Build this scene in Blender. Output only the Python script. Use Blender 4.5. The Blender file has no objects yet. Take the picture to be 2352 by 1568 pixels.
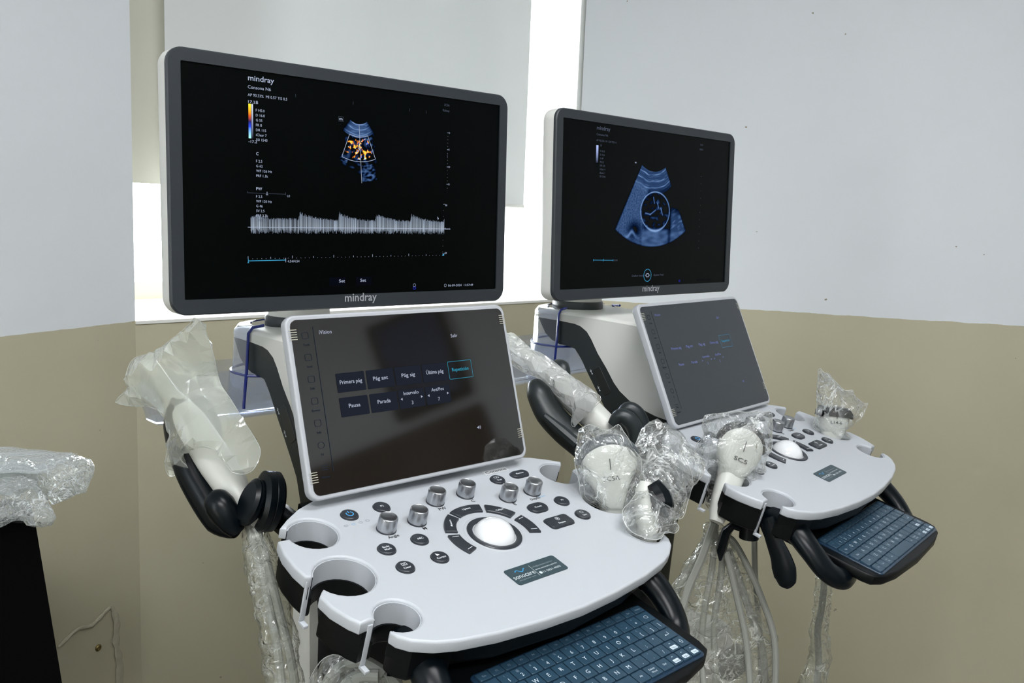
import bpy, bmesh, math, random
from math import sin, cos, pi, radians, sqrt, atan2, hypot
from mathutils import Vector, Matrix, noise, geometry
R = radians
random.seed(7)
scene = bpy.context.scene
col = scene.collection

# ------------------------------------------------------------------ camera
H = 1.263
FZ = -0.21          # floor level
F, PITCH, ROLL, CX, CY = 2121.77, R(7.958), R(2.2147), 1176, 784
def mRx(a): return Matrix.Rotation(a, 3, 'X')
def mRy(a): return Matrix.Rotation(a, 3, 'Y')
MC = mRy(ROLL) @ mRx(PITCH)
MCT = MC.transposed()
CAM = Vector((0, 0, H))
cd = bpy.data.cameras.new('camera'); cam = bpy.data.objects.new('camera', cd); col.objects.link(cam)
cd.sensor_width = 36; cd.lens = 36 * F / 2352; cd.clip_start = 0.02; cd.clip_end = 50
rt, up, bk = MCT @ Vector((1, 0, 0)), MCT @ Vector((0, 0, 1)), -(MCT @ Vector((0, 1, 0)))
mw = Matrix(((rt.x, up.x, bk.x, 0), (rt.y, up.y, bk.y, 0), (rt.z, up.z, bk.z, H), (0, 0, 0, 1)))
cam.matrix_world = mw
scene.camera = cam

# ------------------------------------------------------------------ world, light, exposure
w = bpy.data.worlds.new('overcast_sky'); scene.world = w; w.use_nodes = True
bg = w.node_tree.nodes['Background']; bg.inputs[0].default_value = (0.93, 0.97, 1.0, 1); bg.inputs[1].default_value = 17.0
def area(name, loc, rot, sx, sy, power, color):
    l = bpy.data.lights.new(name, 'AREA'); l.shape = 'RECTANGLE'; l.size = sx; l.size_y = sy; l.energy = power; l.color = color
    o = bpy.data.objects.new(name, l); o.location = loc; o.rotation_euler = rot; col.objects.link(o); return o
area('ceiling_lamp_light', (0.75, 0.55, 2.62), (0, 0, R(10)), 1.2, 0.5, 30, (0.96, 0.98, 1.0))
area('ceiling_lamp_light', (0.2, -1.0, 2.62), (0, 0, R(10)), 1.2, 0.5, 58, (0.98, 0.99, 1.0))  # unseen rear lamp, added so upright surfaces get more light
vs = scene.view_settings
scene.display_settings.display_device = 'sRGB'
vs.view_transform = 'Standard'; vs.look = 'None'; vs.gamma = 1; vs.exposure = 0.08; vs.use_curve_mapping = False
scene.cycles.transparent_max_bounces = 32
scene.cycles.max_bounces = 10
scene.cycles.sample_clamp_indirect = 6
scene.cycles.caustics_refractive = False; scene.cycles.caustics_reflective = False

def at(px, py, Y):
    d = MCT @ Vector(((px - CX) / F, 1, -(py - CY) / F))
    return CAM + d * (Y / d.y)

# ------------------------------------------------------------------ materials
MATS = {}
def lin(c):
    return tuple(((x / 255 + 0.055) / 1.055) ** 2.4 if x > 10 else x / 255 / 12.92 for x in c) + (1,)
def mat(name, rgb, rough=0.5, metal=0.0, noise_amt=0.0, nscale=40, bump=0.0, bscale=200, spec=0.5, coat=0.0, emit=None, es=0.0, alt=None):
    if name in MATS: return MATS[name]
    m = bpy.data.materials.new(name); m.use_nodes = True; nt = m.node_tree; b = nt.nodes['Principled BSDF']
    b.inputs['Base Color'].default_value = lin(rgb); b.inputs['Roughness'].default_value = rough; b.inputs['Metallic'].default_value = metal
    b.inputs['Specular IOR Level'].default_value = spec; b.inputs['Coat Weight'].default_value = coat
    tc = nt.nodes.new('ShaderNodeTexCoord')
    if noise_amt or alt:
        n = nt.nodes.new('ShaderNodeTexNoise'); n.inputs['Scale'].default_value = nscale; n.inputs['Detail'].default_value = 5
        nt.links.new(tc.outputs['Object'], n.inputs['Vector'])
        mx = nt.nodes.new('ShaderNodeMix'); mx.data_type = 'RGBA'
        c = lin(rgb); c2 = lin(alt) if alt else tuple(x * (1 - noise_amt) for x in c[:3]) + (1,)
        mx.inputs[6].default_value = c; mx.inputs[7].default_value = c2
        nt.links.new(n.outputs['Fac'], mx.inputs[0]); nt.links.new(mx.outputs[2], b.inputs['Base Color'])
    if bump:
        n = nt.nodes.new('ShaderNodeTexNoise'); n.inputs['Scale'].default_value = bscale; n.inputs['Detail'].default_value = 4
        nt.links.new(tc.outputs['Object'], n.inputs['Vector'])
        bp = nt.nodes.new('ShaderNodeBump'); bp.inputs['Strength'].default_value = bump; bp.inputs['Distance'].default_value = 0.002
        nt.links.new(n.outputs['Fac'], bp.inputs['Height']); nt.links.new(bp.outputs[0], b.inputs['Normal'])
    if emit:
        b.inputs['Emission Color'].default_value = lin(emit); b.inputs['Emission Strength'].default_value = es
    MATS[name] = m; return m
def film(name, tint=(0.96, 0.98, 0.97), milky=0.10, gloss=0.12, bump=0.6, bscale=28, rough=0.12, fres=1.45, milkcol=(0.85, 0.88, 0.84), crease_glint=0.0):
    """thin clear or milky plastic film: transparent + glossy (fresnel) + a little diffuse/translucent"""
    if name in MATS: return MATS[name]
    m = bpy.data.materials.new(name); m.use_nodes = True; nt = m.node_tree; nt.nodes.clear()
    N = nt.nodes.new; L = nt.links.new
    out = N('ShaderNodeOutputMaterial'); tr = N('ShaderNodeBsdfTransparent'); gl = N('ShaderNodeBsdfGlossy'); df = N('ShaderNodeBsdfDiffuse'); tl = N('ShaderNodeBsdfTranslucent')
    tr.inputs[0].default_value = (*tint, 1); gl.inputs['Roughness'].default_value = rough; gl.inputs[0].default_value = (1, 1, 1, 1)
    df.inputs[0].default_value = (*milkcol, 1); tl.inputs[0].default_value = (*milkcol, 1)
    tc = N('ShaderNodeTexCoord'); n = N('ShaderNodeTexNoise'); n.inputs['Scale'].default_value = bscale; n.inputs['Detail'].default_value = 4; n.inputs['Distortion'].default_value = 1.2
    L(tc.outputs['Object'], n.inputs['Vector'])
    bp = N('ShaderNodeBump'); bp.inputs['Strength'].default_value = bump; bp.inputs['Distance'].default_value = 0.006
    wv = N('ShaderNodeVectorMath'); wv.operation = 'MULTIPLY_ADD'; L(n.outputs['Color'], wv.inputs[0]); wv.inputs[1].default_value = (0.05, 0.05, 0.05); L(tc.outputs['Object'], wv.inputs[2])
    vo = N('ShaderNodeTexVoronoi'); vo.feature = 'DISTANCE_TO_EDGE'; vo.inputs['Scale'].default_value = bscale * 0.9; L(wv.outputs[0], vo.inputs['Vector'])
    mn = N('ShaderNodeMath'); mn.operation = 'MINIMUM'; L(vo.outputs['Distance'], mn.inputs[0]); mn.inputs[1].default_value = 0.16
    hs = N('ShaderNodeMath'); hs.operation = 'MULTIPLY_ADD'; L(mn.outputs[0], hs.inputs[0]); hs.inputs[1].default_value = 3.0; L(n.outputs['Fac'], hs.inputs[2])
    L(hs.outputs[0], bp.inputs['Height']); L(bp.outputs[0], gl.inputs['Normal'])
    lw = N('ShaderNodeLayerWeight'); lw.inputs[0].default_value = 0.5; L(bp.outputs[0], lw.inputs['Normal'])
    pw = N('ShaderNodeMath'); pw.operation = 'POWER'; L(lw.outputs['Facing'], pw.inputs[0]); pw.inputs[1].default_value = 2.6
    fr = N('ShaderNodeMath'); fr.operation = 'MULTIPLY'; L(pw.outputs[0], fr.inputs[0]); fr.inputs[1].default_value = min(0.9, (fres - 1) * 2.2)
    ad = N('ShaderNodeMath'); ad.operation = 'ADD'; ad.inputs[1].default_value = gloss; ad.use_clamp = True; L(fr.outputs[0], ad.inputs[0])
    dm = N('ShaderNodeMixShader'); dm.inputs[0].default_value = 0.5; L(df.outputs[0], dm.inputs[1]); L(tl.outputs[0], dm.inputs[2])
    cr = N('ShaderNodeMapRange'); cr.inputs[1].default_value = 0.0; cr.inputs[2].default_value = 0.07; cr.inputs[3].default_value = crease_glint; cr.inputs[4].default_value = 0.0; L(vo.outputs['Distance'], cr.inputs[0])  # crease highlights painted in as milkier lines, together with stress whitening
    n5 = N('ShaderNodeTexNoise'); n5.inputs['Scale'].default_value = bscale * 0.5; L(tc.outputs['Object'], n5.inputs['Vector'])
    c5 = N('ShaderNodeMapRange'); c5.inputs[1].default_value = 0.45; c5.inputs[2].default_value = 0.62; L(n5.outputs['Fac'], c5.inputs[0])
    c6 = N('ShaderNodeMath'); c6.operation = 'MULTIPLY_ADD'; L(cr.outputs[0], c6.inputs[0]); L(c5.outputs[0], c6.inputs[1]); c6.inputs[2].default_value = milky; c6.use_clamp = True
    m1 = N('ShaderNodeMixShader'); L(c6.outputs[0], m1.inputs[0]); L(tr.outputs[0], m1.inputs[1]); L(dm.outputs[0], m1.inputs[2])
    m2 = N('ShaderNodeMixShader'); L(ad.outputs[0], m2.inputs[0]); L(m1.outputs[0], m2.inputs[1]); L(gl.outputs[0], m2.inputs[2])
    L(m2.outputs[0], out.inputs[0]); MATS[name] = m; return m
def emis(name, rgb, s=1.0):
    if name in MATS: return MATS[name]
    m = bpy.data.materials.new(name); m.use_nodes = True; nt = m.node_tree; nt.nodes.clear()
    out = nt.nodes.new('ShaderNodeOutputMaterial'); e = nt.nodes.new('ShaderNodeEmission'); e.inputs[0].default_value = lin(rgb); e.inputs[1].default_value = s
    nt.links.new(e.outputs[0], out.inputs[0]); MATS[name] = m; return m
def emis_attr(name):
    if name in MATS: return MATS[name]
    m = bpy.data.materials.new(name); m.use_nodes = True; nt = m.node_tree; nt.nodes.clear()
    out = nt.nodes.new('ShaderNodeOutputMaterial'); e = nt.nodes.new('ShaderNodeEmission'); a = nt.nodes.new('ShaderNodeAttribute'); a.attribute_name = 'Col'
    nt.links.new(a.outputs['Color'], e.inputs[0]); nt.links.new(e.outputs[0], out.inputs[0]); MATS[name] = m; return m

SHELL = mat('white_shell_plastic', (218, 218, 213), 0.42, noise_amt=0.03, nscale=8, bump=0.05, bscale=900)
PANEL = mat('light_grey_console_plastic', (182, 186, 191), 0.40, noise_amt=0.04, nscale=6, bump=0.08, bscale=1200)
RIM = mat('grey_rim_plastic', (172, 175, 180), 0.4)
DARK = mat('charcoal_plastic', (32, 39, 41), 0.38, noise_amt=0.15, nscale=12)
BLACK = mat('black_plastic', (7, 10, 12), 0.42, noise_amt=0.2, nscale=20, spec=0.18)
BLACKG = mat('black_satin_plastic', (4, 10, 15), 0.30, spec=0.22)
BEZEL = mat('grey_black_bezel', (38, 43, 48), 0.42)
SCREEN = mat('black_monitor_glass', (2, 4, 4), 0.30, spec=0.07)
TGLASS = mat('dark_touch_glass', (20, 17, 13), 0.06, spec=1.0)
TFILM = mat('hazy_film_touch_glass', (30, 36, 42), 0.30, spec=0.9)
CHROME = mat('brushed_silver', (176, 178, 182), 0.30, metal=1.0, bump=0.02, bscale=600)
BTN = mat('dark_button_plastic', (42, 46, 52), 0.32)
INK = mat('dark_print', (40, 40, 42), 0.5)
WINK = mat('white_print', (222, 226, 230), 0.5, emit=(200, 210, 220), es=0.12)
GINK = mat('grey_print', (150, 158, 164), 0.5)
BALL = mat('white_trackball', (226, 228, 230), 0.12, coat=0.6)
KEYM = mat('slate_key_film', (40, 66, 84), 0.34, noise_amt=0.15, nscale=30)
KEYB = mat('blue_keyboard_film', (24, 46, 66), 0.25, spec=0.6)
ACRYL = film('blue_tinted_acrylic', (0.86, 0.89, 0.965), 0.07, 0.03, 0.03, 6, 0.05, 1.32, (0.60, 0.68, 0.95))
ACEDGE = mat('deep_blue_acrylic_edge', (22, 40, 118), 0.2, spec=0.6)
PLASTIC = film('clear_crinkled_film', (0.985, 0.99, 0.985), 0.10, 0.085, 1.0, 26, 0.11, 1.36, (0.92, 0.95, 0.93), 0.75)
MILKY = film('milky_bag_film', (0.98, 0.985, 0.96), 0.34, 0.05, 0.8, 11, 0.12, 1.30, (0.88, 0.91, 0.84), 0.45)
SLEEVE = film('grey_clear_sleeve_film', (0.97, 0.975, 0.955), 0.13, 0.075, 1.0, 30, 0.12, 1.38, (0.85, 0.87, 0.80), 0.7)
HEM = film('bag_edge_film', (0.97, 0.98, 0.97), 0.55, 0.15, 0.0, 20, 0.15, 1.4, (0.93, 0.95, 0.93))
BUBBLE = film('bubble_wrap_film', (0.95, 0.97, 0.965), 0.28, 0.10, 1.0, 45, 0.10, 1.34, (0.86, 0.90, 0.91), 0.8)
BRIGHT = film('white_sleeve_film', (0.99, 0.99, 0.99), 0.32, 0.08, 1.0, 20, 0.12, 1.34, (0.95, 0.97, 0.97), 0.6)
COILF = film('air_cell_film', (0.97, 0.98, 0.975), 0.22, 0.05, 0.0, 20, 0.08, 1.35, (0.9, 0.94, 0.95))
WAND = mat('ivory_probe_plastic', (206, 207, 201), 0.38)
CABLE = mat('grey_cable_rubber', (146, 148, 141), 0.5)
YELLOW = mat('yellow_tie', (214, 180, 30), 0.5)
BRASS = mat('brass_screw', (120, 105, 62), 0.35, metal=0.8)
HAZE = mat('lens_grey_rubber', (74, 80, 84), 0.4)

# ------------------------------------------------------------------ mesh tools
class MB:
    def __init__(s): s.v = []; s.f = []; s.m = []; s.flat = []
    def add(s, vs, fs, mi=0, M=None):
        o = len(s.v)
        s.v += [tuple(M @ Vector(v)) for v in vs] if M else [tuple(v) for v in vs]
        s.f += [tuple(o + i for i in f) for f in fs]; s.m += [mi] * len(fs); return s
    def mesh(s, name, mats, smooth=True, ang=35):
        me = bpy.data.meshes.new(name); me.from_pydata(s.v, [], s.f)
        for m in (mats if isinstance(mats, (list, tuple)) else [mats]): me.materials.append(m)
        me.polygons.foreach_set('material_index', s.m)
        me.update()
        if smooth:
            me.shade_smooth() if hasattr(me, 'shade_smooth') else None
            try: me.set_sharp_from_angle(angle=R(ang))
            except Exception: pass
            for i in s.flat: me.polygons[i].use_smooth = False
        return me
def link(name, me, parent=None, loc=(0, 0, 0), rot=(0, 0, 0), kind=None):
    o = bpy.data.objects.new(name, me); col.objects.link(o); o.location = loc; o.rotation_euler = rot
    if parent: o.parent = parent
    if kind: o['kind'] = kind
    return o
def tag(o, label, cat, group=None):
    o['label'] = label; o['category'] = cat
    if group: o['group'] = group
    return o
CACHE = {}
def cached(key, fn):
    if key not in CACHE: CACHE[key] = fn()
    return CACHE[key]

def box(mb, c, s, mi=0, M=None, ch=0.0):
    x, y, z = c; a, b, d = s[0] / 2, s[1] / 2, s[2] / 2
    if ch <= 0:
        vs = [(x + i * a, y + j * b, z + k * d) for k in (-1, 1) for j in (-1, 1) for i in (-1, 1)]
        fs = [(0, 2, 3, 1), (4, 5, 7, 6), (0, 1, 5, 4), (2, 6, 7, 3), (0, 4, 6, 2), (1, 3, 7, 5)]
        mb.add(vs, fs, mi, M); return
    bm = bmesh.new(); bmesh.ops.create_cube(bm, size=1)
    for v in bm.verts: v.co = Vector((v.co.x * s[0], v.co.y * s[1], v.co.z * s[2])) + Vector(c)
    bmesh.ops.bevel(bm, geom=bm.edges[:], offset=ch, segments=3, profile=0.5, affect='EDGES')
    frombm(mb, bm, mi, M)
def frombm(mb, bm, mi=0, M=None):
    bm.verts.index_update(); mb.add([v.co.copy() for v in bm.verts], [tuple(v.index for v in f.verts) for f in bm.faces], mi, M); bm.free()
def area2(p): return sum(p[i][0] * p[(i + 1) % len(p)][1] - p[(i + 1) % len(p)][0] * p[i][1] for i in range(len(p))) / 2
def inset(p, d):
    n = len(p); out = []
    s = 1 if area2(p) > 0 else -1
    for i in range(n):
        a, b, c = Vector(p[i - 1]), Vector(p[i]), Vector(p[(i + 1) % n])
        e1 = (b - a); e2 = (c - b)
        if e1.length < 1e-9 or e2.length < 1e-9: out.append(tuple(b)); continue
        e1.normalize(); e2.normalize()
        n1 = Vector((-e1.y, e1.x)) * s; n2 = Vector((-e2.y, e2.x)) * s
        nn = n1 + n2
        if nn.length < 1e-6: nn = n1
        nn.normalize(); k = d / max(0.45, nn.dot(n1)); out.append(tuple(b + nn * k))
    return out
def prism(mb, p, z0, z1, mi=0, ch=0.0, M=None, chb=0.0, seg=3):
    """extrude outline p (ccw) from z0 to z1 with rounded top (ch) and bottom (chb) edges"""
    if area2(p) < 0: p = p[::-1]
    n = len(p); rings = []
    if chb:
        for k in range(seg + 1):
            a = pi / 2 * k / seg; rings.append((inset(p, chb * (1 - sin(a))), z0 + chb * (1 - cos(a))))
    else: rings.append((p, z0))
    if ch:
        for k in range(seg + 1):
            a = pi / 2 * k / seg; rings.append((inset(p, ch * (1 - cos(a))), z1 - ch + ch * sin(a)))
    else: rings.append((p, z1))
    vs = []; fs = []
    for q, z in rings: vs += [(x, y, z) for x, y in q]
    for r in range(len(rings) - 1):
        for i in range(n):
            j = (i + 1) % n; fs.append((r * n + i, r * n + j, (r + 1) * n + j, (r + 1) * n + i))
    if n > 60:
        for base_, flip in ((0, True), ((len(rings) - 1) * n, False)):
            for t in geometry.tessellate_polygon([[Vector((*q, 0)) for q in rings[0 if base_ == 0 else -1][0]]]):
                a, b, c = (rings[0 if base_ == 0 else -1][0][i] for i in t)
                ar = (b[0] - a[0]) * (c[1] - a[1]) - (c[0] - a[0]) * (b[1] - a[1])
                if abs(ar) < 1e-12: continue
                t = tuple(base_ + i for i in t)
                fs.append(t if (ar > 0) != flip else t[::-1])
    else:
        fs.append(tuple(range(n - 1, -1, -1))); fs.append(tuple(range((len(rings) - 1) * n, len(rings) * n)))
    k0 = len(mb.f) + (len(rings) - 1) * n
    mb.add(vs, fs, mi, M)
    mb.flat += list(range(k0, len(mb.f)))
def rrect(w_, h_, r, seg=6, cx=0, cy=0):
    p = []
    for (sx, sy, a0) in ((1, -1, -90), (1, 1, 0), (-1, 1, 90), (-1, -1, 180)):
        for k in range(seg + 1):
            a = R(a0 + 90 * k / seg); p.append((cx + sx * (w_ / 2 - r) + r * cos(a), cy + sy * (h_ / 2 - r) + r * sin(a)))
    return p
def circ(r, n=32, cx=0, cy=0, a0=0): return [(cx + r * cos(2 * pi * k / n + a0), cy + r * sin(2 * pi * k / n + a0)) for k in range(n)]
def lathe(mb, prof, n=32, mi=0, M=None, cap=True):
    vs = []; fs = []
    for r, z in prof: vs += [(r * cos(2 * pi * k / n), r * sin(2 * pi * k / n), z) for k in range(n)]
    for i in range(len(prof) - 1):
        for k in range(n):
            j = (k + 1) % n; fs.append((i * n + k, i * n + j, (i + 1) * n + j, (i + 1) * n + k))
    if cap: fs.append(tuple(range(n - 1, -1, -1))); fs.append(tuple(range((len(prof) - 1) * n, len(prof) * n)))
    mb.add(vs, fs, mi, M)
def smooth_path(pts, sub=6):
    P = [Vector(p) for p in pts]; out = []
    for i in range(len(P) - 1):
        p0 = P[max(i - 1, 0)]; p1 = P[i]; p2 = P[i + 1]; p3 = P[min(i + 2, len(P) - 1)]
        for k in range(sub):
            t = k / sub
            out.append(0.5 * ((2 * p1) + (p2 - p0) * t + (2 * p0 - 5 * p1 + 4 * p2 - p3) * t * t + (3 * p1 - p0 - 3 * p2 + p3) * t ** 3))
    out.append(P[-1]); return out
def tube(mb, pts, r, n=12, mi=0, M=None, flat=None, cap=True, wob=0, ws=30, ecc=1.0, ref=None):
    """sweep; r number or list; ecc flattens section along ref axis"""
    P = [Vector(p) for p in pts]; m = len(P)
    rr = r if isinstance(r, (list, tuple)) else [r] * m
    if len(rr) != m: rr = [rr[0] + 0 * k for k in range(m)] if len(rr) == 1 else [interp(rr, k / (m - 1)) for k in range(m)]
    vs = []; fs = []
    t0 = (P[1] - P[0]).normalized(); u = Vector(ref) if ref else (Vector((0, 0, 1)) if abs(t0.z) < 0.9 else Vector((1, 0, 0)))
    u = (u - t0 * u.dot(t0)).normalized()
    for i in range(m):
        t = ((P[min(i + 1, m - 1)] - P[max(i - 1, 0)])).normalized()
        u = (u - t * u.dot(t)).normalized(); v = t.cross(u)
        for k in range(n):
            a = 2 * pi * k / n; q = P[i] + u * cos(a) * rr[i] * ecc + v * sin(a) * rr[i]
            if wob:
                d = noise.noise(q * ws) * wob + abs(noise.noise(q * ws * 2.3)) * wob * 0.8
                q = q + (q - P[i]).normalized() * d
            vs.append(q)
    for i in range(m - 1):
        for k in range(n):
            j = (k + 1) % n; fs.append((i * n + k, i * n + j, (i + 1) * n + j, (i + 1) * n + k))
    if cap: fs.append(tuple(range(n - 1, -1, -1))); fs.append(tuple(range((m - 1) * n, m * n)))
    mb.add(vs, fs, mi, M)
def interp(a, t):
    x = t * (len(a) - 1); i = min(int(x), len(a) - 2); return a[i] + (a[i + 1] - a[i]) * (x - i)

FONTCACHE = {}
def text_geo(s, bold=False):
    key = (s, bold)
    if key in FONTCACHE: return FONTCACHE[key]
    c = bpy.data.curves.new('legend_curve', 'FONT'); c.body = s; c.size = 1.0; c.resolution_u = 2
    if bold: c.offset = 0.009
    o = bpy.data.objects.new('legend_curve', c); col.objects.link(o)
    dg = bpy.context.evaluated_depsgraph_get(); me = bpy.data.meshes.new_from_object(o.evaluated_get(dg))
    vs = [v.co.copy() for v in me.vertices]; fs = [tuple(p.vertices) for p in me.polygons]
    bpy.data.objects.remove(o); bpy.data.curves.remove(c); bpy.data.meshes.remove(me)
    if not vs: vs = [Vector((0, 0, 0))]
    x0 = min(v.x for v in vs); x1 = max(v.x for v in vs)
    FONTCACHE[key] = (vs, fs, x0, x1); return FONTCACHE[key]
def text(mb, s, x, y, size, mi=0, z=0.0, width=None, align='L', bold=False, M=None, shear=0, rot=0):
    """text in the xy plane, baseline at y; width fits the run"""
    vs, fs, x0, x1 = text_geo(s, bold)
    sx = size if width is None else width / max(1e-6, x1 - x0)
    wd = (x1 - x0) * sx
    ox = {'L': 0, 'C': -wd / 2, 'R': -wd}[align]
    c, s_ = cos(rot), sin(rot); out = []
    for v in vs:
        px = (v.x - x0) * sx + ox + shear * v.y * size; py = v.y * size
        out.append((x + c * px - s_ * py, y + s_ * px + c * py, z))
    mb.add(out, fs, mi, M)
def rect2(mb, x0, y0, x1, y1, z=0, mi=0, M=None): mb.add([(x0, y0, z), (x1, y0, z), (x1, y1, z), (x0, y1, z)], [(0, 1, 2, 3)], mi, M)
def line2(mb, a, b, wd, z=0, mi=0, M=None):
    a = Vector(a); b = Vector(b); d = (b - a).normalized(); n = Vector((-d.y, d.x)) * wd / 2
    mb.add([(*(a + n), z), (*(a - n), z), (*(b - n), z), (*(b + n), z)], [(0, 1, 2, 3)], mi, M)
def ringline(mb, pts, wd, z=0, mi=0, closed=True, M=None):
    n = len(pts)
    for i in range(n if closed else n - 1): line2(mb, pts[i], pts[(i + 1) % n], wd, z, mi, M)
XZ = Matrix.Rotation(pi / 2, 4, 'X')     # xy drawing plane -> xz plane facing -y

# ------------------------------------------------------------------ the room
def wallquad(p, q, z0, z1, th, side):
    """wall slab from plan point p to q, thickness th to the 'side' normal"""
    p = Vector(p); q = Vector(q); d = (q - p).normalized(); n = Vector((-d.y, d.x)) * side * th
    a = [p, q, q + n, p + n]; mb = MB()
    vs = [(*x, z0) for x in a] + [(*x, z1) for x in a]
    mb.add(vs, [(0, 1, 2, 3), (7, 6, 5, 4), (0, 4, 5, 1), (1, 5, 6, 2), (2, 6, 7, 3), (3, 7, 4, 0)]); return mb
def wall_mat(name, white, beige, zline, wob=0.004, edgedir=(1, 0, 0)):
    m = bpy.data.materials.new(name); m.use_nodes = True; nt = m.node_tree; N = nt.nodes.new; L = nt.links.new; b = nt.nodes['Principled BSDF']
    tc = N('ShaderNodeTexCoord'); sp = N('ShaderNodeSeparateXYZ'); L(tc.outputs['Object'], sp.inputs[0])
    n = N('ShaderNodeTexNoise'); n.inputs['Scale'].default_value = 14; n.inputs['Detail'].default_value = 6; L(tc.outputs['Object'], n.inputs['Vector'])
    ma = N('ShaderNodeMath'); ma.operation = 'MULTIPLY_ADD'; L(n.outputs['Fac'], ma.inputs[0]); ma.inputs[1].default_value = wob * 2; L(sp.outputs['Z'], ma.inputs[2])
    gt = N('ShaderNodeMath'); gt.operation = 'GREATER_THAN'; L(ma.outputs[0], gt.inputs[0]); gt.inputs[1].default_value = zline + wob
    # plaster mottling
    n2 = N('ShaderNodeTexNoise'); n2.inputs['Scale'].default_value = 2.2; n2.inputs['Detail'].default_value = 3; L(tc.outputs['Object'], n2.inputs['Vector'])
    mb_ = N('ShaderNodeMix'); mb_.data_type = 'RGBA'; L(n2.outputs['Fac'], mb_.inputs[0]); mb_.inputs[6].default_value = lin(beige); mb_.inputs[7].default_value = lin(tuple(x * 0.93 for x in beige))
    mw_ = N('ShaderNodeMix'); mw_.data_type = 'RGBA'; L(n2.outputs['Fac'], mw_.inputs[0]); mw_.inputs[6].default_value = lin(white); mw_.inputs[7].default_value = lin(tuple(x * 0.97 for x in white))
    # small specks of flaked paint
    vo = N('ShaderNodeTexNoise'); vo.inputs['Scale'].default_value = 38; vo.inputs['Detail'].default_value = 2; L(tc.outputs['Object'], vo.inputs['Vector'])
    sg = N('ShaderNodeMath'); sg.operation = 'GREATER_THAN'; L(vo.outputs['Fac'], sg.inputs[0]); sg.inputs[1].default_value = 0.785
    mx = N('ShaderNodeMix'); mx.data_type = 'RGBA'; L(gt.outputs[0], mx.inputs[0]); L(mb_.outputs[2], mx.inputs[6]); L(mw_.outputs[2], mx.inputs[7])
    m3 = N('ShaderNodeMix'); m3.data_type = 'RGBA'; L(sg.outputs[0], m3.inputs[0]); L(mx.outputs[2], m3.inputs[6]); m3.inputs[7].default_value = lin((150, 142, 124))
    L(m3.outputs[2], b.inputs['Base Color']); b.inputs['Roughness'].default_value = 0.45; b.inputs['Specular IOR Level'].default_value = 0.35
    n3 = N('ShaderNodeTexNoise'); n3.inputs['Scale'].default_value = 5; n3.inputs['Detail'].default_value = 7; L(tc.outputs['Object'], n3.inputs['Vector'])
    bp = N('ShaderNodeBump'); bp.inputs['Strength'].default_value = 0.25; bp.inputs['Distance'].default_value = 0.02; L(n3.outputs['Fac'], bp.inputs['Height']); L(bp.outputs[0], b.inputs['Normal'])
    return m
WHITE = (226, 230, 234); BEIGE = (190, 184, 159)
WM = wall_mat('two_tone_wall_paint', WHITE, BEIGE, 1.0)
WMR = WM
CEIL = mat('ceiling_white', (226, 228, 230), 0.7)
FLOOR = mat('grey_vinyl_floor', (120, 118, 112), 0.4, noise_amt=0.2, nscale=6)
A = Vector((-.81, 1.966)); dw = Vector((cos(R(43.5)), sin(R(43.5)))); nw = Vector((-dw.y, dw.x))
SW = 1.372; Bc = A + dw * SW
dl = Vector((cos(R(65)), sin(R(65)))); dr = Vector((cos(R(-14)), sin(R(-14))))
L0 = A - dl * 4.2; R1 = Bc + dr * 3.0
TOP = 2.7
def st(name, mb, m, smooth=False):
    o = link(name, mb.mesh(name, m, smooth)); o['kind'] = 'structure'; return o
st('wall_left', wallquad(L0, A, FZ, TOP, 0.25, 1), WM)
st('wall_right', wallquad(Bc, R1, FZ, TOP, 0.25, 1), WM)
REC = 0.46
st('wall_window_side', wallquad(A, Bc, FZ, 0.996, REC + 0.05, 1), WM)
st('wall_far_right', wallquad(R1, (3.1, -2.3), FZ, TOP, 0.2, 1), WM)
st('wall_back', wallquad((3.2, -2.3), (-2.75, -2.3), FZ, TOP, 0.2, 1), WM)
mb = MB(); box(mb, (0.2, 0.4, FZ - 0.05), (6.6, 7.2, 0.1)); st('floor', mb, FLOOR)
mb = MB(); box(mb, (0.2, 0.4, TOP + 0.05), (6.6, 7.2, 0.1)); st('ceiling', mb, CEIL)
# window recess: sill board, left reveal, right reveal, head
def P3(s, o, z): q = A + dw * s + nw * o; return (q.x, q.y, z)
JM = mat('reveal_white_paint', (232, 232, 226), 0.5, noise_amt=0.05, nscale=5)
def slab(s0, s1, o0, o1, z0, z1):
    mb = MB(); vs = [P3(s, o, z) for z in (z0, z1) for o in (o0, o1) for s in (s0, s1)]
    mb.add(vs, [(0, 2, 3, 1), (4, 5, 7, 6), (0, 1, 5, 4), (2, 6, 7, 3), (0, 4, 6, 2), (1, 3, 7, 5)]); return mb
mb = slab(0.0, SW, -0.004, REC + 0.05, 0.994, 1.001); st('trim_1', mb, JM)
st('trim_2', slab(-0.12, 0.0, 0.02, REC + 0.05, 0.8, TOP), JM)
st('trim_3', slab(SW, SW + 0.14, 0.02, REC + 0.05, 0.8, TOP), JM)
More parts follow.
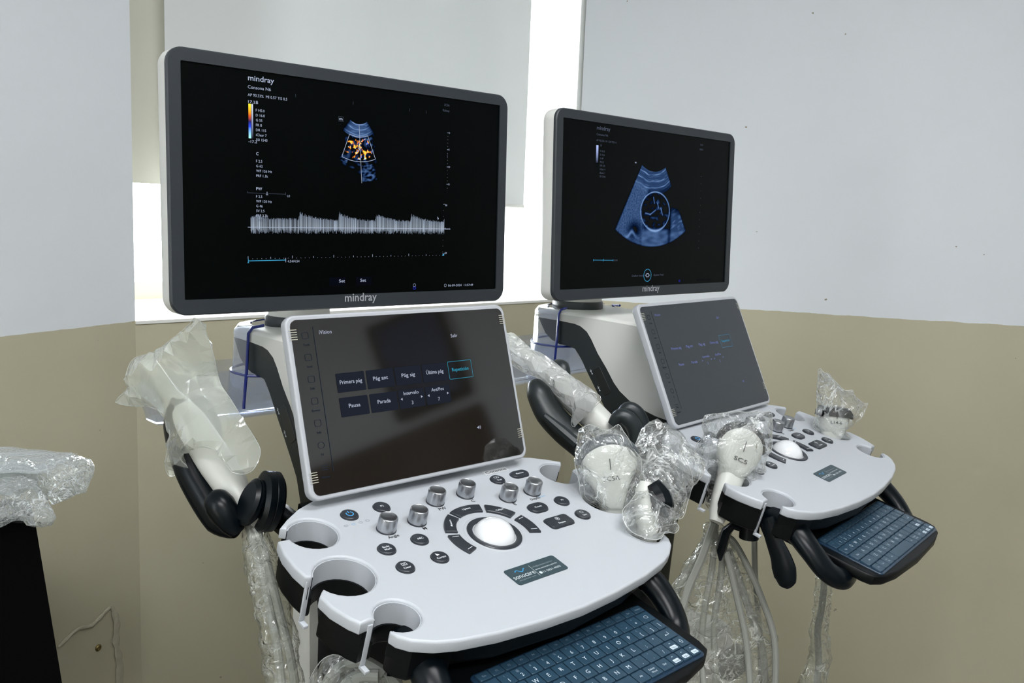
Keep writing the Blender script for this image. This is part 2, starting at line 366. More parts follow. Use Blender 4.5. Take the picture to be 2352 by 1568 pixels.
# window: frame, mullion, panes
wn = MB()
FR = mat('window_frame_paint', (206, 200, 186), 0.5, noise_amt=0.12, nscale=9)
win = link('window_1', None); win['kind'] = 'structure'
def wpart(name, mb, m):
    o = link(name, mb.mesh(name, m, False), win); return o
for (s0, s1, z0, z1) in ((0, SW, 1.0, 1.045), (0, 0.035, 1.045, 2.45), (SW - .035, SW, 1.045, 2.45), (SW * .5 - .02, SW * .5 + .02, 1.045, 2.45), (0, SW, 2.45, 2.49)):
    wpart('window_frame', slab(s0, s1, REC - 0.03, REC + 0.01, z0, z1), FR)
PANE = film('window_glass', (0.98, 0.99, 0.99), 0.0, 0.0, 0.0, 5, 0.02, 1.3)
for s0, s1 in ((0.035, SW * .5 - .02), (SW * .5 + .02, SW - .035)):
    wpart('pane', slab(s0, s1, REC - 0.012, REC - 0.008, 1.045, 2.45), PANE)
st('trim_4', slab(-0.12, SW + 0.14, 0.0, REC + 0.05, 2.49, TOP), WM)
# pale board over the upper left of the window and the fabric blind
BRD = mat('pale_board', (214, 212, 198), 0.55, noise_amt=0.06, nscale=4)
mb = slab(0.015, 0.40, 0.20, 0.212, 1.297, 2.47)
o = link('window_board', mb.mesh('window_board', BRD, False)); tag(o, 'pale beige board closing the upper left of the window', 'board')
mbl = MB()
def blind_mesh():
    mb = MB(); ns, nz = 60, 40; s0, s1, z0, z1 = 0.138, 1.285, 1.285, 2.46
    vs = []
    for side in (0, 1):
        for j in range(nz + 1):
            for i in range(ns + 1):
                s = s0 + (s1 - s0) * i / ns; z = z0 + (z1 - z0) * j / nz
                o_ = 0.150 + 0.004 * sin(s * 17) + 0.002 * sin(s * 41 + z) + (0.0015 if side else 0)
                vs.append(P3(s, o_, z))
    fs = []; W_ = ns + 1; off = W_ * (nz + 1)
    for j in range(nz):
        for i in range(ns):
            a = j * W_ + i; fs.append((a, a + 1, a + W_ + 1, a + W_)); fs.append((off + a + W_, off + a + W_ + 1, off + a + 1, off + a))
    for i in range(ns): fs.append((i + 1, i, off + i, off + i + 1))
    for j in range(nz): fs.append((j * W_, (j + 1) * W_, off + (j + 1) * W_, off + j * W_)); fs.append((j * W_ + ns + W_, j * W_ + ns, off + j * W_ + ns, off + j * W_ + ns + W_))
    mb.add(vs, fs); return mb
def fabric(name, colr, tr=0.5):
    m = bpy.data.materials.new(name); m.use_nodes = True; nt = m.node_tree; nt.nodes.clear(); N = nt.nodes.new; L = nt.links.new
    out = N('ShaderNodeOutputMaterial'); d = N('ShaderNodeBsdfDiffuse'); t = N('ShaderNodeBsdfTranslucent'); mx = N('ShaderNodeMixShader')
    d.inputs[0].default_value = (*colr, 1); t.inputs[0].default_value = (*[c * 0.9 for c in colr], 1); mx.inputs[0].default_value = tr
    L(d.outputs[0], mx.inputs[1]); L(t.outputs[0], mx.inputs[2]); L(mx.outputs[0], out.inputs[0]); return m
BLF = fabric('white_blind_fabric', (0.87, 0.89, 0.89), 0.13)
bl = link('window_blind', blind_mesh().mesh('window_blind', BLF)); tag(bl, 'white fabric blind lowered over the window behind the monitors', 'blind')
mb = MB(); tube(mb, [P3(0.138, 0.151, 1.283), P3(1.285, 0.151, 1.283)], 0.006, 10)
link('bottom_bar', mb.mesh('bottom_bar', mat('blind_bar', (225, 225, 220), 0.5)), bl)
# ceiling lamps (fixtures that carry the lamp lights; the rear one is added as fill)
for k, (x, y) in enumerate(((0.75, 0.55), (0.2, -1.0))):
    t = link('ceiling_lamp', None, loc=(x, y, TOP), rot=(0, 0, R(10)))
    tag(t, ('rectangular white ceiling lamp nearer the window' if k == 0 else 'added fill lamp on the ceiling nearer the back wall'), 'lamp')
    mb = MB(); box(mb, (0, 0, -0.03), (1.3, 0.6, 0.06), 0, None, 0.008); link('housing', mb.mesh('housing', CEIL), t)
# framed picture, shelf rail and dark doorway on the wall behind the camera (they show as reflections)
pf = link('framed_picture', None, loc=(3.07, .69, 2.10), rot=(0, 0, R(90))); pf.scale = (.62, 1, .58); tag(pf, 'blue portrait picture in a dark frame on the far right wall', 'picture')
mb = MB(); prism(mb, rrect(0.62, 0.86, 0.01, 2), 0, 0.03, 0, 0.004, XZ.inverted()); link('frame', mb.mesh('frame', BLACK), pf)
mb = MB(); box(mb, (0, 0.032, 0), (0.50, 0.004, 0.74)); link('print', mb.mesh('print', mat('blue_print', (60, 92, 140), 0.4, alt=(30, 40, 70), nscale=5)), pf)
dr_ = link('door_1', None, loc=(3.075, .15, FZ), rot=(0, 0, R(90))); dr_['kind'] = 'structure'
mb = MB(); box(mb, (0, 0.0, 1.0), (1.5, 0.045, 2.0), 0, None, 0.004); link('door_leaf', mb.mesh('door_leaf', mat('brown_door', (74, 50, 36), 0.4, noise_amt=0.3, nscale=9)), dr_)
mb = MB(); tube(mb, [(-0.36, 0.05, 1.02), (-0.36, 0.09, 1.02), (-0.25, 0.09, 1.02)], 0.01); link('door_handle', mb.mesh('door_handle', CHROME), dr_)

# plaster repair patch, cracks and screw low on the left wall
def PL(s, z, o=0.0): q = Vector((-0.943, 1.6817)) + dl * s - Vector((-dl.y, dl.x)) * o; return (q.x, q.y, z)
PLAST = mat('rough_plaster', (186, 180, 158), 0.7, noise_amt=0.35, nscale=60, bump=0.8, bscale=120)
mb = MB()
tube(mb, smooth_path([PL(.10, .352, .002), PL(.145, .372, .003), PL(.18, .366, .003), PL(.215, .382, .003), PL(.232, .386, .002)]), [0.003, 0.003, 0.004, 0.002], 7, 0, None, wob=0.003, ws=90)
tube(mb, smooth_path([PL(.232, .39, .001), PL(.245, .35, .003), PL(.243, .30, .003), PL(.25, .24, .003), PL(.249, .12, .002)]), [0.003, 0.006, 0.007, 0.008, 0.008], 7, 0, None, wob=0.006, ws=70, ecc=0.35, ref=(-dl.y, dl.x, 0))
o = link('plaster_patch', mb.mesh('plaster_patch', PLAST)); tag(o, 'rough plaster repair ridge low on the beige left wall', 'plaster patch')
mb = MB(); Ms = Matrix.Translation(PL(.198, .308, 0.0)) @ Vector((dl.y, -dl.x, 0)).to_track_quat('Z', 'Y').to_matrix().to_4x4()
lathe(mb, [(0.0075, 0), (0.0075, 0.002), (0.005, 0.004), (0.0048, 0.0045), (0.002, 0.003)], 20, 0, Ms)
o = link('wall_screw', mb.mesh('wall_screw', BRASS)); tag(o, 'small brass screw set in the repaired corner of the left wall', 'screw')

# ------------------------------------------------------------------ ultrasound machines
Z0 = 0.9003 - FZ
TT = R(15.148)
CUPS = [((.190, .080), .0275, 20, 19), ((.200, .003), .032, 3, 20), ((.189, -.0715), .0235, -12, 25)]
def cuparc(c, r, a, h, n=22):
    """points around the cup from the back edge of its slot to the front edge"""
    return [(c[0] + r * cos(R(a + h + (360 - 2 * h) * k / n)), c[1] + r * sin(R(a + h + (360 - 2 * h) * k / n))) for k in range(n + 1)]
def side_right(dr_=0.0, ins=0.0):
    """outer boundary of the right half, back to front, with the three cup notches (cup radius changed by dr_)"""
    p = [(.060, .152), (.110, .149), (.150, .1395), (.180, .128), (.202, .114), (.2165, .1025)]
    p += cuparc(CUPS[0][0], CUPS[0][1] + dr_, CUPS[0][2], CUPS[0][3])
    p += [(.2305, .0815), (.2365, .060), (.2385, .035), (.2370, .0165), (.2325, .0145)]
    p += cuparc(CUPS[1][0], CUPS[1][1] + dr_, CUPS[1][2], CUPS[1][3])
    p += [(.2335, -.0085), (.2405, -.0155), (.2395, -.035), (.2330, -.056), (.2275, -.0665), (.2165, -.0655)]
    p += cuparc(CUPS[2][0], CUPS[2][1] + dr_, CUPS[2][2], CUPS[2][3])
    p += [(.2095, -.0885), (.2075, -.097), (.199, -.1075), (.180, -.1195), (.158, -.1275), (.114, -.1365), (.055, -.1430), (0.0, -.1455)]
    return p
def full_outline(dr_=0.0):
    r = side_right(dr_); l = [(-x, y) for x, y in r[::-1]][1:]
    return (r + l)[::-1]       # ccw
def skirt_outline(sgn, dr_):
    r = [q for q in side_right(dr_)]
    i0 = 3; i1 = len(r) - 6
    q = r[i0:i1 + 1]
    o = []
    for x, y in q:
        k = 0.004
        # pull outer boundary slightly in
        dmin = min(abs(hypot(x - c[0][0], y - c[0][1]) - (c[1] + dr_)) for c in CUPS)
        o.append((x - (k if dmin > 0.003 else 0), y))
    o = o + [(.150, -.115), (.150, .110)]
    return [(sgn * x, y) for x, y in o]

def fan(mb, fn, cx, cz, a0, a1, r0, r1, na, nr, M, cols):
    vs = []; fs = []; c0 = len(cols)
    for j in range(nr + 1):
        r = r0 + (r1 - r0) * j / nr
        for i in range(na + 1):
            a = R(a0 + (a1 - a0) * i / na); x = cx + r * sin(a); z = cz - r * cos(a)
            vs.append((x, z, 0)); cols.append(fn(x * 1000, z * 1000, math.degrees(a), r * 1000))
    for j in range(nr):
        for i in range(na):
            q = j * (na + 1) + i
            if max(sum(cols[c0 + k_]) for k_ in (q, q + 1, q + na + 1, q + na + 2)) > .03: fs.append((q + na + 1, q + na + 2, q + 1, q))
    mb.add(vs, fs, 0, M)
def colmesh(name, mb, cols, m):
    me = mb.mesh(name, m, False); ca = me.color_attributes.new('Col', 'FLOAT_COLOR', 'POINT')
    for i, c in enumerate(cols): ca.data[i].color = (c[0], c[1], c[2], 1)
    return me
def nz(x, y, s=0): return noise.noise(Vector((x, y, s)))
def blue(v, k=1.0):
    v = max(0.0, v); return (0.42 * v ** 1.5 * k, 0.60 * v ** 1.25 * k, 0.95 * v * k)
def scan_kidney(x, z, a, r):
    edge = max(0, 1 - (abs(a) / (39 if r < 38 else max(24, 39 - (r - 38) * .6))) ** 4)
    v = 0.0
    if r < 38: v = 0.22 + 0.5 * max(0, nz(a * .05, r * .55, 3)) + 0.35 * max(0, sin(r * 0.95 + 0.8 * nz(a * .06, r * .1, 1))) ** 6
    elif r < 70: v = 0.015 + 0.26 * max(0, nz(a * .18, r * .16, 5))
    else: v = 0.0 + 0.4 * max(0, nz(a * .15, r * .2, 9) - .1) * max(0, 1 - (r - 70) / 24)
    if 66 < r < 74 and a < -14: v += 0.5 * max(0, nz(a * .2, r * .4, 2) + .3)
    if 74 < r < 95 and 4 < a < 18: v += 0.45 * max(0, nz(a * .3, r * .35, 8) + .25)
    if 40 < r < 60 and 18 < a < 30: v += 0.5 * max(0, nz(a * .25, r * .25, 12))
    if r > 78: v *= max(0, 1 - (abs(a - 9) / 14) ** 2)
    c = Vector(blue(v * edge * 0.9))
    if 40 < r < 66 and abs(a) < 20:
        t = nz(x * .22, z * .18, 20) + 0.35 * nz(x * .6, z * .5, 4) + 0.28 * (1 - abs(a) / 20) - 0.06
        if t > 0.27:
            k = nz(x * .35, z * .35, 40)
            if k > 0.28 and x > -6: c = Vector((0.10, 0.22, 0.95))
            elif t > 0.42: c = Vector((1.0, 0.72, 0.08))
            else: c = Vector((0.95, 0.16 + 0.6 * max(0, t - .2), 0.02)) * (0.55 + t)
            if k < -0.38: c = Vector((0.55, 0.9, 1.0))
    return tuple(c)
def sst(e0, e1, v):
    t = max(0.0, min(1.0, (v - e0) / (e1 - e0))); return t * t * (3 - 2 * t)
def scan_head(x, z, a, r):
    ex, ez = (x - 8.4) / 42, (z + 2.3) / 34
    d = sqrt(ex * ex + ez * ez)
    g = nz(x * .35, z * .35, 5); f = nz(x * .9, z * .9, 2); q = nz(a * .09, r * .30, 6)
    # near layers: curved bright strata that fade with depth
    ph = r * .55 + 1.6 * nz(a * .07, r * .03, 1) + .05 * a
    lay = .20 + .10 * f + .75 * max(0, sin(ph)) ** 6 * max(0, .45 + q) + .35 * max(0, sin(ph * 2.3 + 1)) ** 8 * max(0, .3 - q)
    near = lay * (1 - sst(92, 108, r))
    left = (.30 + .16 * g + .10 * f) * (1 - sst(-12, -6, a)) * sst(88, 104, r)
    pocket = math.exp(-(((x + 50) / 21) ** 2 + ((z + 36) / 17) ** 2) ** 1.5)
    left *= 1 - .95 * pocket
    band = math.exp(-((z + 49 - 10 * math.exp(-((x + 57) / 9) ** 2)) / 3.6) ** 2) * math.exp(-((x + 60) / 17) ** 2) * .55
    low = (.34 + .22 * nz(x * .05, z * .15, 4) + .12 * f) * sst(-30, -40, z) * sst(-34, -24, x) * (1 - .75 * math.exp(-((x - 52) / 5) ** 2))
    rstr = (.20 + .40 * max(0, nz(x * .06 + z * .05, z * .24 - x * .12, 9)) + .08 * f) * sst(52, 60, x) * sst(12, -12, z + (x - 60) * .25)
    v = near + left + band + max(low, rstr)
    if d < 1.0:
        v = .02 + .34 * max(0, nz(x * .10, z * .18, 11) - .10) * (1 if (x > 4 or z < -12) else .25)
        for (x0, z0, x1, z1) in ((-20, -6, -6, -8), (-6, -8, 9, 0), (14, 12, 18, 4), (24, 4, 30, -8), (2, 22, 5, 12)):
            t = max(0, min(1, ((x - x0) * (x1 - x0) + (z - z0) * (z1 - z0)) / ((x1 - x0) ** 2 + (z1 - z0) ** 2)))
            dd = hypot(x - x0 - t * (x1 - x0), z - z0 - t * (z1 - z0)); v += .5 * math.exp(-(dd / 1.1) ** 2)
    ang = atan2(ez, ex); wr = .030 if ez > 0 else (.045 + .02 * sin(ang * 3))
    v += (.85 * (.65 + .35 * abs(sin(ang)))) * math.exp(-((d - 1.0) / wr) ** 2)
    v *= max(0.0, min(1, (197.5 - r) / 3)) * max(0, min(1, (31.8 - abs(a)) / 1.2))
    return blue(v * 0.66)

def monitor(parent, cx, cy, cz, yaw, tilt, which):
    mo = link('monitor', cached('monitor_shell', mon_shell), parent, (cx, cy, cz + Z0), (-tilt, 0, yaw))
    def bez():
        mb = MB(); o = rrect(.513, .3041, .019, 8); i = rrect(.481, .2705, .0015, 8, 0, .0016)
        # frame ring: outer and inner loops at two depths
        n = len(o); vs = []; fs = []
        oi = inset(o, 0.0016)
        for p, z in ((o, 0.006), (o, 0.0016), (oi, 0.0), (i, 0.0), (i, -0.0)): vs += [(x, y, -z) for x, y in p]
        vs += [(x, y, -0.0022) for x, y in i]
        rings = 6
        for r in range(rings - 1):
            for k in range(n):
                j = (k + 1) % n; fs.append((r * n + k, r * n + j, (r + 1) * n + j, (r + 1) * n + k))
        mb.add(vs, fs, 0, XZ); return mb.mesh('bezel', BEZEL, True, 30)
    link('bezel', cached('bezel', bez), mo)
    def scr():
        mb = MB(); box(mb, (0, 0.0035, .0016), (.481, .003, .2705)); return mb.mesh('screen', SCREEN, False)
    link('screen', cached('screen', scr), mo)
    def logo():
        mb = MB(); text(mb, 'mindray', 0.0, -.1432, .0155, 0, .0006, width=.050, align='C', bold=True, M=XZ); return mb.mesh('logo', mat('silver_logo', (190, 192, 196), 0.3, metal=0.5), False)
    link('logo', cached('logo', logo), mo)
    S = .0012          # drawing sits just proud of the recessed screen glass
    MS = Matrix.Translation((0, 0.0018, 0)) @ XZ
    Wt = emis('screen_text_glow', (188, 200, 226), 0.75 if which == 1 else 0.75)
    Dm = emis('screen_dim_glow', (110, 120, 142), 0.45); Cy = emis('screen_cyan_glow', (70, 170, 215), 0.8); Yb = emis('screen_button_glow', (14, 16, 30), 1.0); Bl = emis('screen_blue_glow', (50, 60, 230), 0.8)
    mb = MB()
    def T(s, x, z, h, wd=None, mi=0, al='L', b=True): text(mb, s, x / 1000, z / 1000, h / 1000 * 1.38, mi, 0, None if wd is None else wd / 1000, al, b, MS)
    def Ln(x0, z0, x1, z1, wd, mi=0): line2(mb, (x0 / 1000, z0 / 1000), (x1 / 1000, z1 / 1000), wd / 1000, 0, mi, MS)
    if which == 1:
        T('mindray', -158, 125.0, 6.6, 34); T('Consona N6', -158.4, 115.5, 4.0, 30, 0, 'L', False); T('AP 93.33%  MI 0.57 TIS 0.5', -158.6, 106.6, 3.4, 52, 0, 'L', False)
        T('17.2', -158.2, 98.7, 3.2, 9.5); T('-17.2', -158.2, 52.2, 3.2, 11.0); T('B', -147.8, 98.6, 3.6)
        for i, s in enumerate(('F H5.0', 'D 16.0', 'G 55', 'FR 8', 'DR 115', 'iClear 7', 'SSI 1540')): T(s, -148.4, 89.6 - i * 5.78, 3.2, None, 0, 'L', False)
        T('C', -148.5, 38.2, 3.6)
        for i, s in enumerate(('F 2.5', 'G 62', 'WF 126 Hz', 'PRF 1.1k')): T(s, -148.6, 29.6 - i * 5.8, 3.2, None, 0, 'L', False)
        T('PW', -148.8, -3.6, 3.8)
        for i, s in enumerate(('F 2.5', 'WF 120 Hz', 'G 46', 'SV 2.5', 'PRF 3.3k', 'LVO 62.0')): T(s, -149, -12.6 - i * 5.75, 3.2, None, 0 if i < 5 else 1, 'L', False)
        Ln(-160, -7.2, -109.5, -6.9, .35, 1); Ln(-160, -7.6, -160, -5.0, .35, 1); Ln(-109.5, -8, -109.5, -4.6, .4, 1); Ln(-134.5, -8.6, -134.5, -5, .7); Ln(-136, -8.6, -133, -8.6, .5); T('1/1', -107.2, -10.4, 3.0, None, 0, 'L', False)
        T('3C5A', 147, 125.6, 3.3, 9.5, 1, 'R', False); T('Kidney', 147, 118.0, 3.3, 12, 1, 'R', False)
        for z, s in ((89.2, '0'), (66.0, '5'), (41.9, '10'), (17.6, '15')): Ln(143.6, z, 146.2, z, .5); T(s, 146.6, z - 1.2, 2.6, None, 0, 'L', False)
        for k in range(16): Ln(144.6, 89.2 - k * 4.78, 145.2, 89.2 - k * 4.78, .5, 0)
        Ln(144.4, 61.5, 144.4, 54, .35, 1); Ln(143.6, 57.5, 145.2, 57.5, .4, 1); Ln(144.6, 12, 145.4, 12, .5)
        T('50', 142, -13.2, 2.6); Ln(139.2, -10.5, 141.8, -10.5, .4); T('0cm/s', 141.8, -46.4, 2.6, 10); T('-50', 141.5, -81.0, 2.6); 
        for k in range(9): Ln(138.6, -11 - k * 8.4, 139.1, -11 - k * 8.4, .5)
        mb.add([(.1375, -.0835, 0), (.1415, -.0835, 0), (.1415, -.0800, 0)], [(0, 1, 2)], 2, MS)
        # time axis
        for k in range(51):
            x = -160.2 + 299.3 * k / 50; zz = -86.8 + 3.5 * k / 50; hh = 3.4 if k % 10 == 0 else (2.2 if k % 5 == 0 else .6); Ln(x, zz, x, zz + hh, .5)
        Ln(-160, -89, -110, -88.2, .9, 2); Ln(-160, -91, -160, -86.4, .7, 2); Ln(-109.6, -91, -109.6, -85.6, .6); mb.add([(-.1612, -.0915, 0), (-.1588, -.0915, 0), (-.160, -.0895, 0)], [(0, 1, 2)], 2, MS)
        T('4.54/4.54', -107, -91.2, 3.0, 16.5, 0, 'L', False)
        for x in (-95, -12, 78, 106): Ln(x, 112 - abs(x) * .0, x, 116, .35, 1)
        # soft key hints
        for cx_, w_ in ((-35, 24), (6, 24)): mb.add([((cx_ - w_ / 2) / 1000, -.1225, -.0002), ((cx_ + w_ / 2) / 1000, -.1225, -.0002), ((cx_ + w_ / 2) / 1000, -.1115, -.0002), ((cx_ - w_ / 2) / 1000, -.1115, -.0002)], [(0, 1, 2, 3)], 3, MS)
        mb.add([(x, y, -.0003) for x, y in circ(.0095, 24, -.0115, -.117)], [tuple(range(24))], 3, MS); mb.add([(x, y, -.0003) for x, y in rrect(.024, .010, .0045, 4, -.0115, -.100)], [tuple(range(20))], 3, MS)
        T('Set', -32.6, -118.0, 4.2, 9.2); T('Set', 0.2, -117.8, 4.2, 9.2)
        ringline(mb, circ(.0020, 16, .1445, -.1262), .0004, 0, 0, True, MS); T('06-09-2024  11:57:49', 149.6, -128.0, 3.2, 47, 0, 'L', False)
        ringline(mb, circ(.0022, 14, .0895, -.1245), .0004, 0, 0, True, MS); ringline(mb, rrect(.0045, .0030, .0008, 2, .0895, -.1285), .0005, 0, 4, True, MS); T('m', -32.6, 90.2, 4.0, 4.8)
        ringline(mb, rrect(.0078, .0058, .001, 2, -.0300, .0918), .0003, 0, 1, True, MS)
        # region of interest, cursor line, baseline, arrow
        arc_t = [(-3.5 + 37 * sin(R(a)), 108.4 - 37 * cos(R(a))) for a in range(-22, 23, 4)]; arc_b = [(-3.0 + 69 * sin(R(a)), 108.6 - 69 * cos(R(a))) for a in range(22, -23, -4)]
        ringline(mb, [(x / 1000, z / 1000) for x, z in arc_t + arc_b], .00065, .0004, 0, True, MS)
        line2(mb, (-.003, .0875), (.0016, .0121), .00055, .0004, 0, MS); line2(mb, (-.0048, .0585), (-.0008, .0585), .0006, .0004, 0, MS); line2(mb, (-.0048, .0565), (-.0008, .0565), .0006, .0004, 0, MS)
        line2(mb, (-.1604, -.0483), (.1416, -.0453), .00075, .0004, 0, MS)
        mb.add([(.1275, -.0282, .0004), (.1290, -.0330, .0004), (.1305, -.0310, .0004)], [(0, 1, 2)], 0, MS)
        cols = []; fm = MB(); fan(fm, scan_kidney, -.0035, .1084, -39, 39, .0206, .097, 110, 120, MS @ Matrix.Translation((0, 0, .0001)), cols)
        link('scan_image', colmesh('scan_image', fm, cols, emis_attr('scan_image_glow')), mo)
        cols = []; fm = MB()
        # colour scale bars
        def bar(x0, x1, z0, z1, stops, k=24):
            for i in range(k):
                t = i / (k - 1); c = interpc(stops, t); za = z0 + (z1 - z0) * i / k; zb = z0 + (z1 - z0) * (i + 1) / k
                fm.add([(x0, zb, 0), (x1, zb, 0), (x1, za, 0), (x0, za, 0)], [(0, 1, 2, 3)], 0, MS); cols.extend([c] * 4)
        bar(-.1579, -.1546, .0978, .0574, [(1, .9, .05), (1, .55, .02), (.85, .12, .02), (.03, .02, .1), (.03, .08, .9), (.25, .6, 1), (.45, 1, .9)])
        bar(-.1540, -.1520, .0978, .0574, [(.75, .8, .9), (.3, .34, .5), (.02, .02, .05)])
        link('colour_scale', colmesh('colour_scale', fm, cols, emis_attr('scan_image_glow')), mo)
        cols = []; fm = MB()
        # doppler spectrum as fine vertical strips
        rnd = random.Random(3); n = 620
        pk = (-157, -91.6, -34.0, 23.2, 81.1, 139.5)
        for i in range(n):
            x = -156.5 + (141.0 + 156.5) * i / n; x2 = x + (297.5 / n) * rnd.uniform(.6, 1.1)
            base = -48.2 + 3.0 * (x + 160) / 302
            p = max(q for q in pk if q <= x + .5); d = x - p; H_ = 9.5 + 11.0 * math.exp(-max(0, d) / 24) * (1 if d > 2 else d / 2 + .2)
            if p == -157: H_ = 11.5 + 3.5 * math.exp(-((x + 146) / 9) ** 2)
            top = base + H_ * rnd.uniform(.80, 1.03); bot = base - rnd.uniform(2.5, 8.0); b = rnd.choice((.10, .3, .55, .75, .5, .35)) * rnd.uniform(.6, 1)
            ct = (b * .45, b * .55, b * .72); cb = (b * .72, b * .85, b * 1.0)
            fm.add([(x / 1000, bot / 1000, 0), (x2 / 1000, bot / 1000, 0), (x2 / 1000, base / 1000, 0), (x / 1000, base / 1000, 0), (x2 / 1000, top / 1000, 0), (x / 1000, top / 1000, 0)], [(0, 1, 2, 3), (3, 2, 4, 5)], 0, MS)
            cols.extend([ct, ct, cb, cb, ct, ct])
        o_ = link('doppler_trace', colmesh('doppler_trace', fm, cols, emis_attr('scan_image_glow')), mo); o_['kind'] = 'stuff'
    else:
        T('mindray', -157.3, 125.8, 6.6, 35, 1); T('Consona N6', -157.4, 116.5, 3.8, 29, 1, 'L', False); T('AP 93.33%  MI 1.20 TIS 0.4', -157.7, 107.0, 3.2, 52, 1, 'L', False); T('B', -146.6, 99.4, 3.6, None, 1)
        for i, s in enumerate(('F H5.0', 'D 10.6', 'G 47', 'FR 22', 'DR 135', 'iClear 4', 'iBeam 1', 'SSI 1540')): T(s, -147.1, 90.2 - i * 5.85, 3.2, None, 1, 'L', False)
        T('m', -54.0, 77.8, 3.6, 4.2, 0); T('SC5A', 150, 122.6, 3.2, 9.5, 1, 'R', False); T('OB2/3', 150, 114.2, 3.2, 12, 1, 'R', False)
        for k in range(11): 
            zz = 66.3 - k * 13.33; Ln(147.5, zz, 148.2, zz, .6, 0)
        for zz in (66.3, -.6, -67): Ln(145.6, zz, 148.8, zz, .6, 1)
        Ln(-157.3, -86.9, -106.1, -87.7, .7, 2); Ln(-157.3, -89, -157.3, -85, .8, 2); Ln(-106.1, -89.6, -106.1, -86, .8, 2); Ln(-132, -89.5, -132, -85, .9, 2); T('10/30', -104, -89.2, 3.0, 10, 1, 'L', False)
        T('Definir inicio', -53, -117.0, 3.6, 34, 1, 'L', False); T('Ajuste Final', 9.0, -116.4, 3.6, 30, 1, 'L', False)
        ringline(mb, circ(.0108, 30, -.0085, -.1151), .0009, 0, 2, True, MS); ringline(mb, rrect(.0065, .0055, .0003, 2, -.0085, -.1151), .0011, 0, 0, True, MS)
        mb.add([(-.0155, -.1151, 0), (-.0142, -.1135, 0), (-.0142, -.1167, 0)], [(0, 2, 1)], 0, MS); mb.add([(-.0015, -.1151, 0), (-.0028, -.1135, 0), (-.0028, -.1167, 0)], [(0, 1, 2)], 0, MS)
        T('06-09-2024  11:56:55', 146, -128.6, 3.0, 44, 3, 'L', False); ringline(mb, rrect(.0045, .0030, .0008, 2, .0895, -.1275), .0005, 0, 4, True, MS)
        cols = []; fm = MB(); fan(fm, scan_head, .0, .132, -31.8, 31.8, .0653, .197, 190, 190, MS @ Matrix.Translation((0, 0, .0001)), cols)
        link('scan_image', colmesh('scan_image', fm, cols, emis_attr('scan_image_glow')), mo)
        cols = []; fm = MB()
        for i in range(20):
            t = i / 19; c = (.45 * (1 - t), .55 * (1 - t), .95 * (1 - t)); za = .1005 - .030 * i / 20; zb = za - .0015
            fm.add([(-.1574, zb, 0), (-.1520, zb, 0), (-.1520, za, 0), (-.1574, za, 0)], [(0, 1, 2, 3)], 0, MS); cols.extend([c] * 4)
        link('grey_scale', colmesh('grey_scale', fm, cols, emis_attr('scan_image_glow')), mo)
    link('screen_text', mb.mesh('screen_text', [Wt, Dm, Cy, Yb, Bl], False), mo)
    return mo
def interpc(st_, t):
    x = t * (len(st_) - 1); i = min(int(x), len(st_) - 2); f = x - i
    return tuple(st_[i][k] * (1 - f) + st_[i + 1][k] * f for k in range(3))
def mon_shell():
    mb = MB(); prism(mb, rrect(.5125, .3036, .019, 8), -.034, -.0055, 0, 0.0, XZ, 0.010)
    # central bulge on the back
    prism(mb, rrect(.24, .17, .03, 6), -.052, -.030, 0, 0.0, XZ, 0.012)
    return mb.mesh('monitor_shell', SHELL)

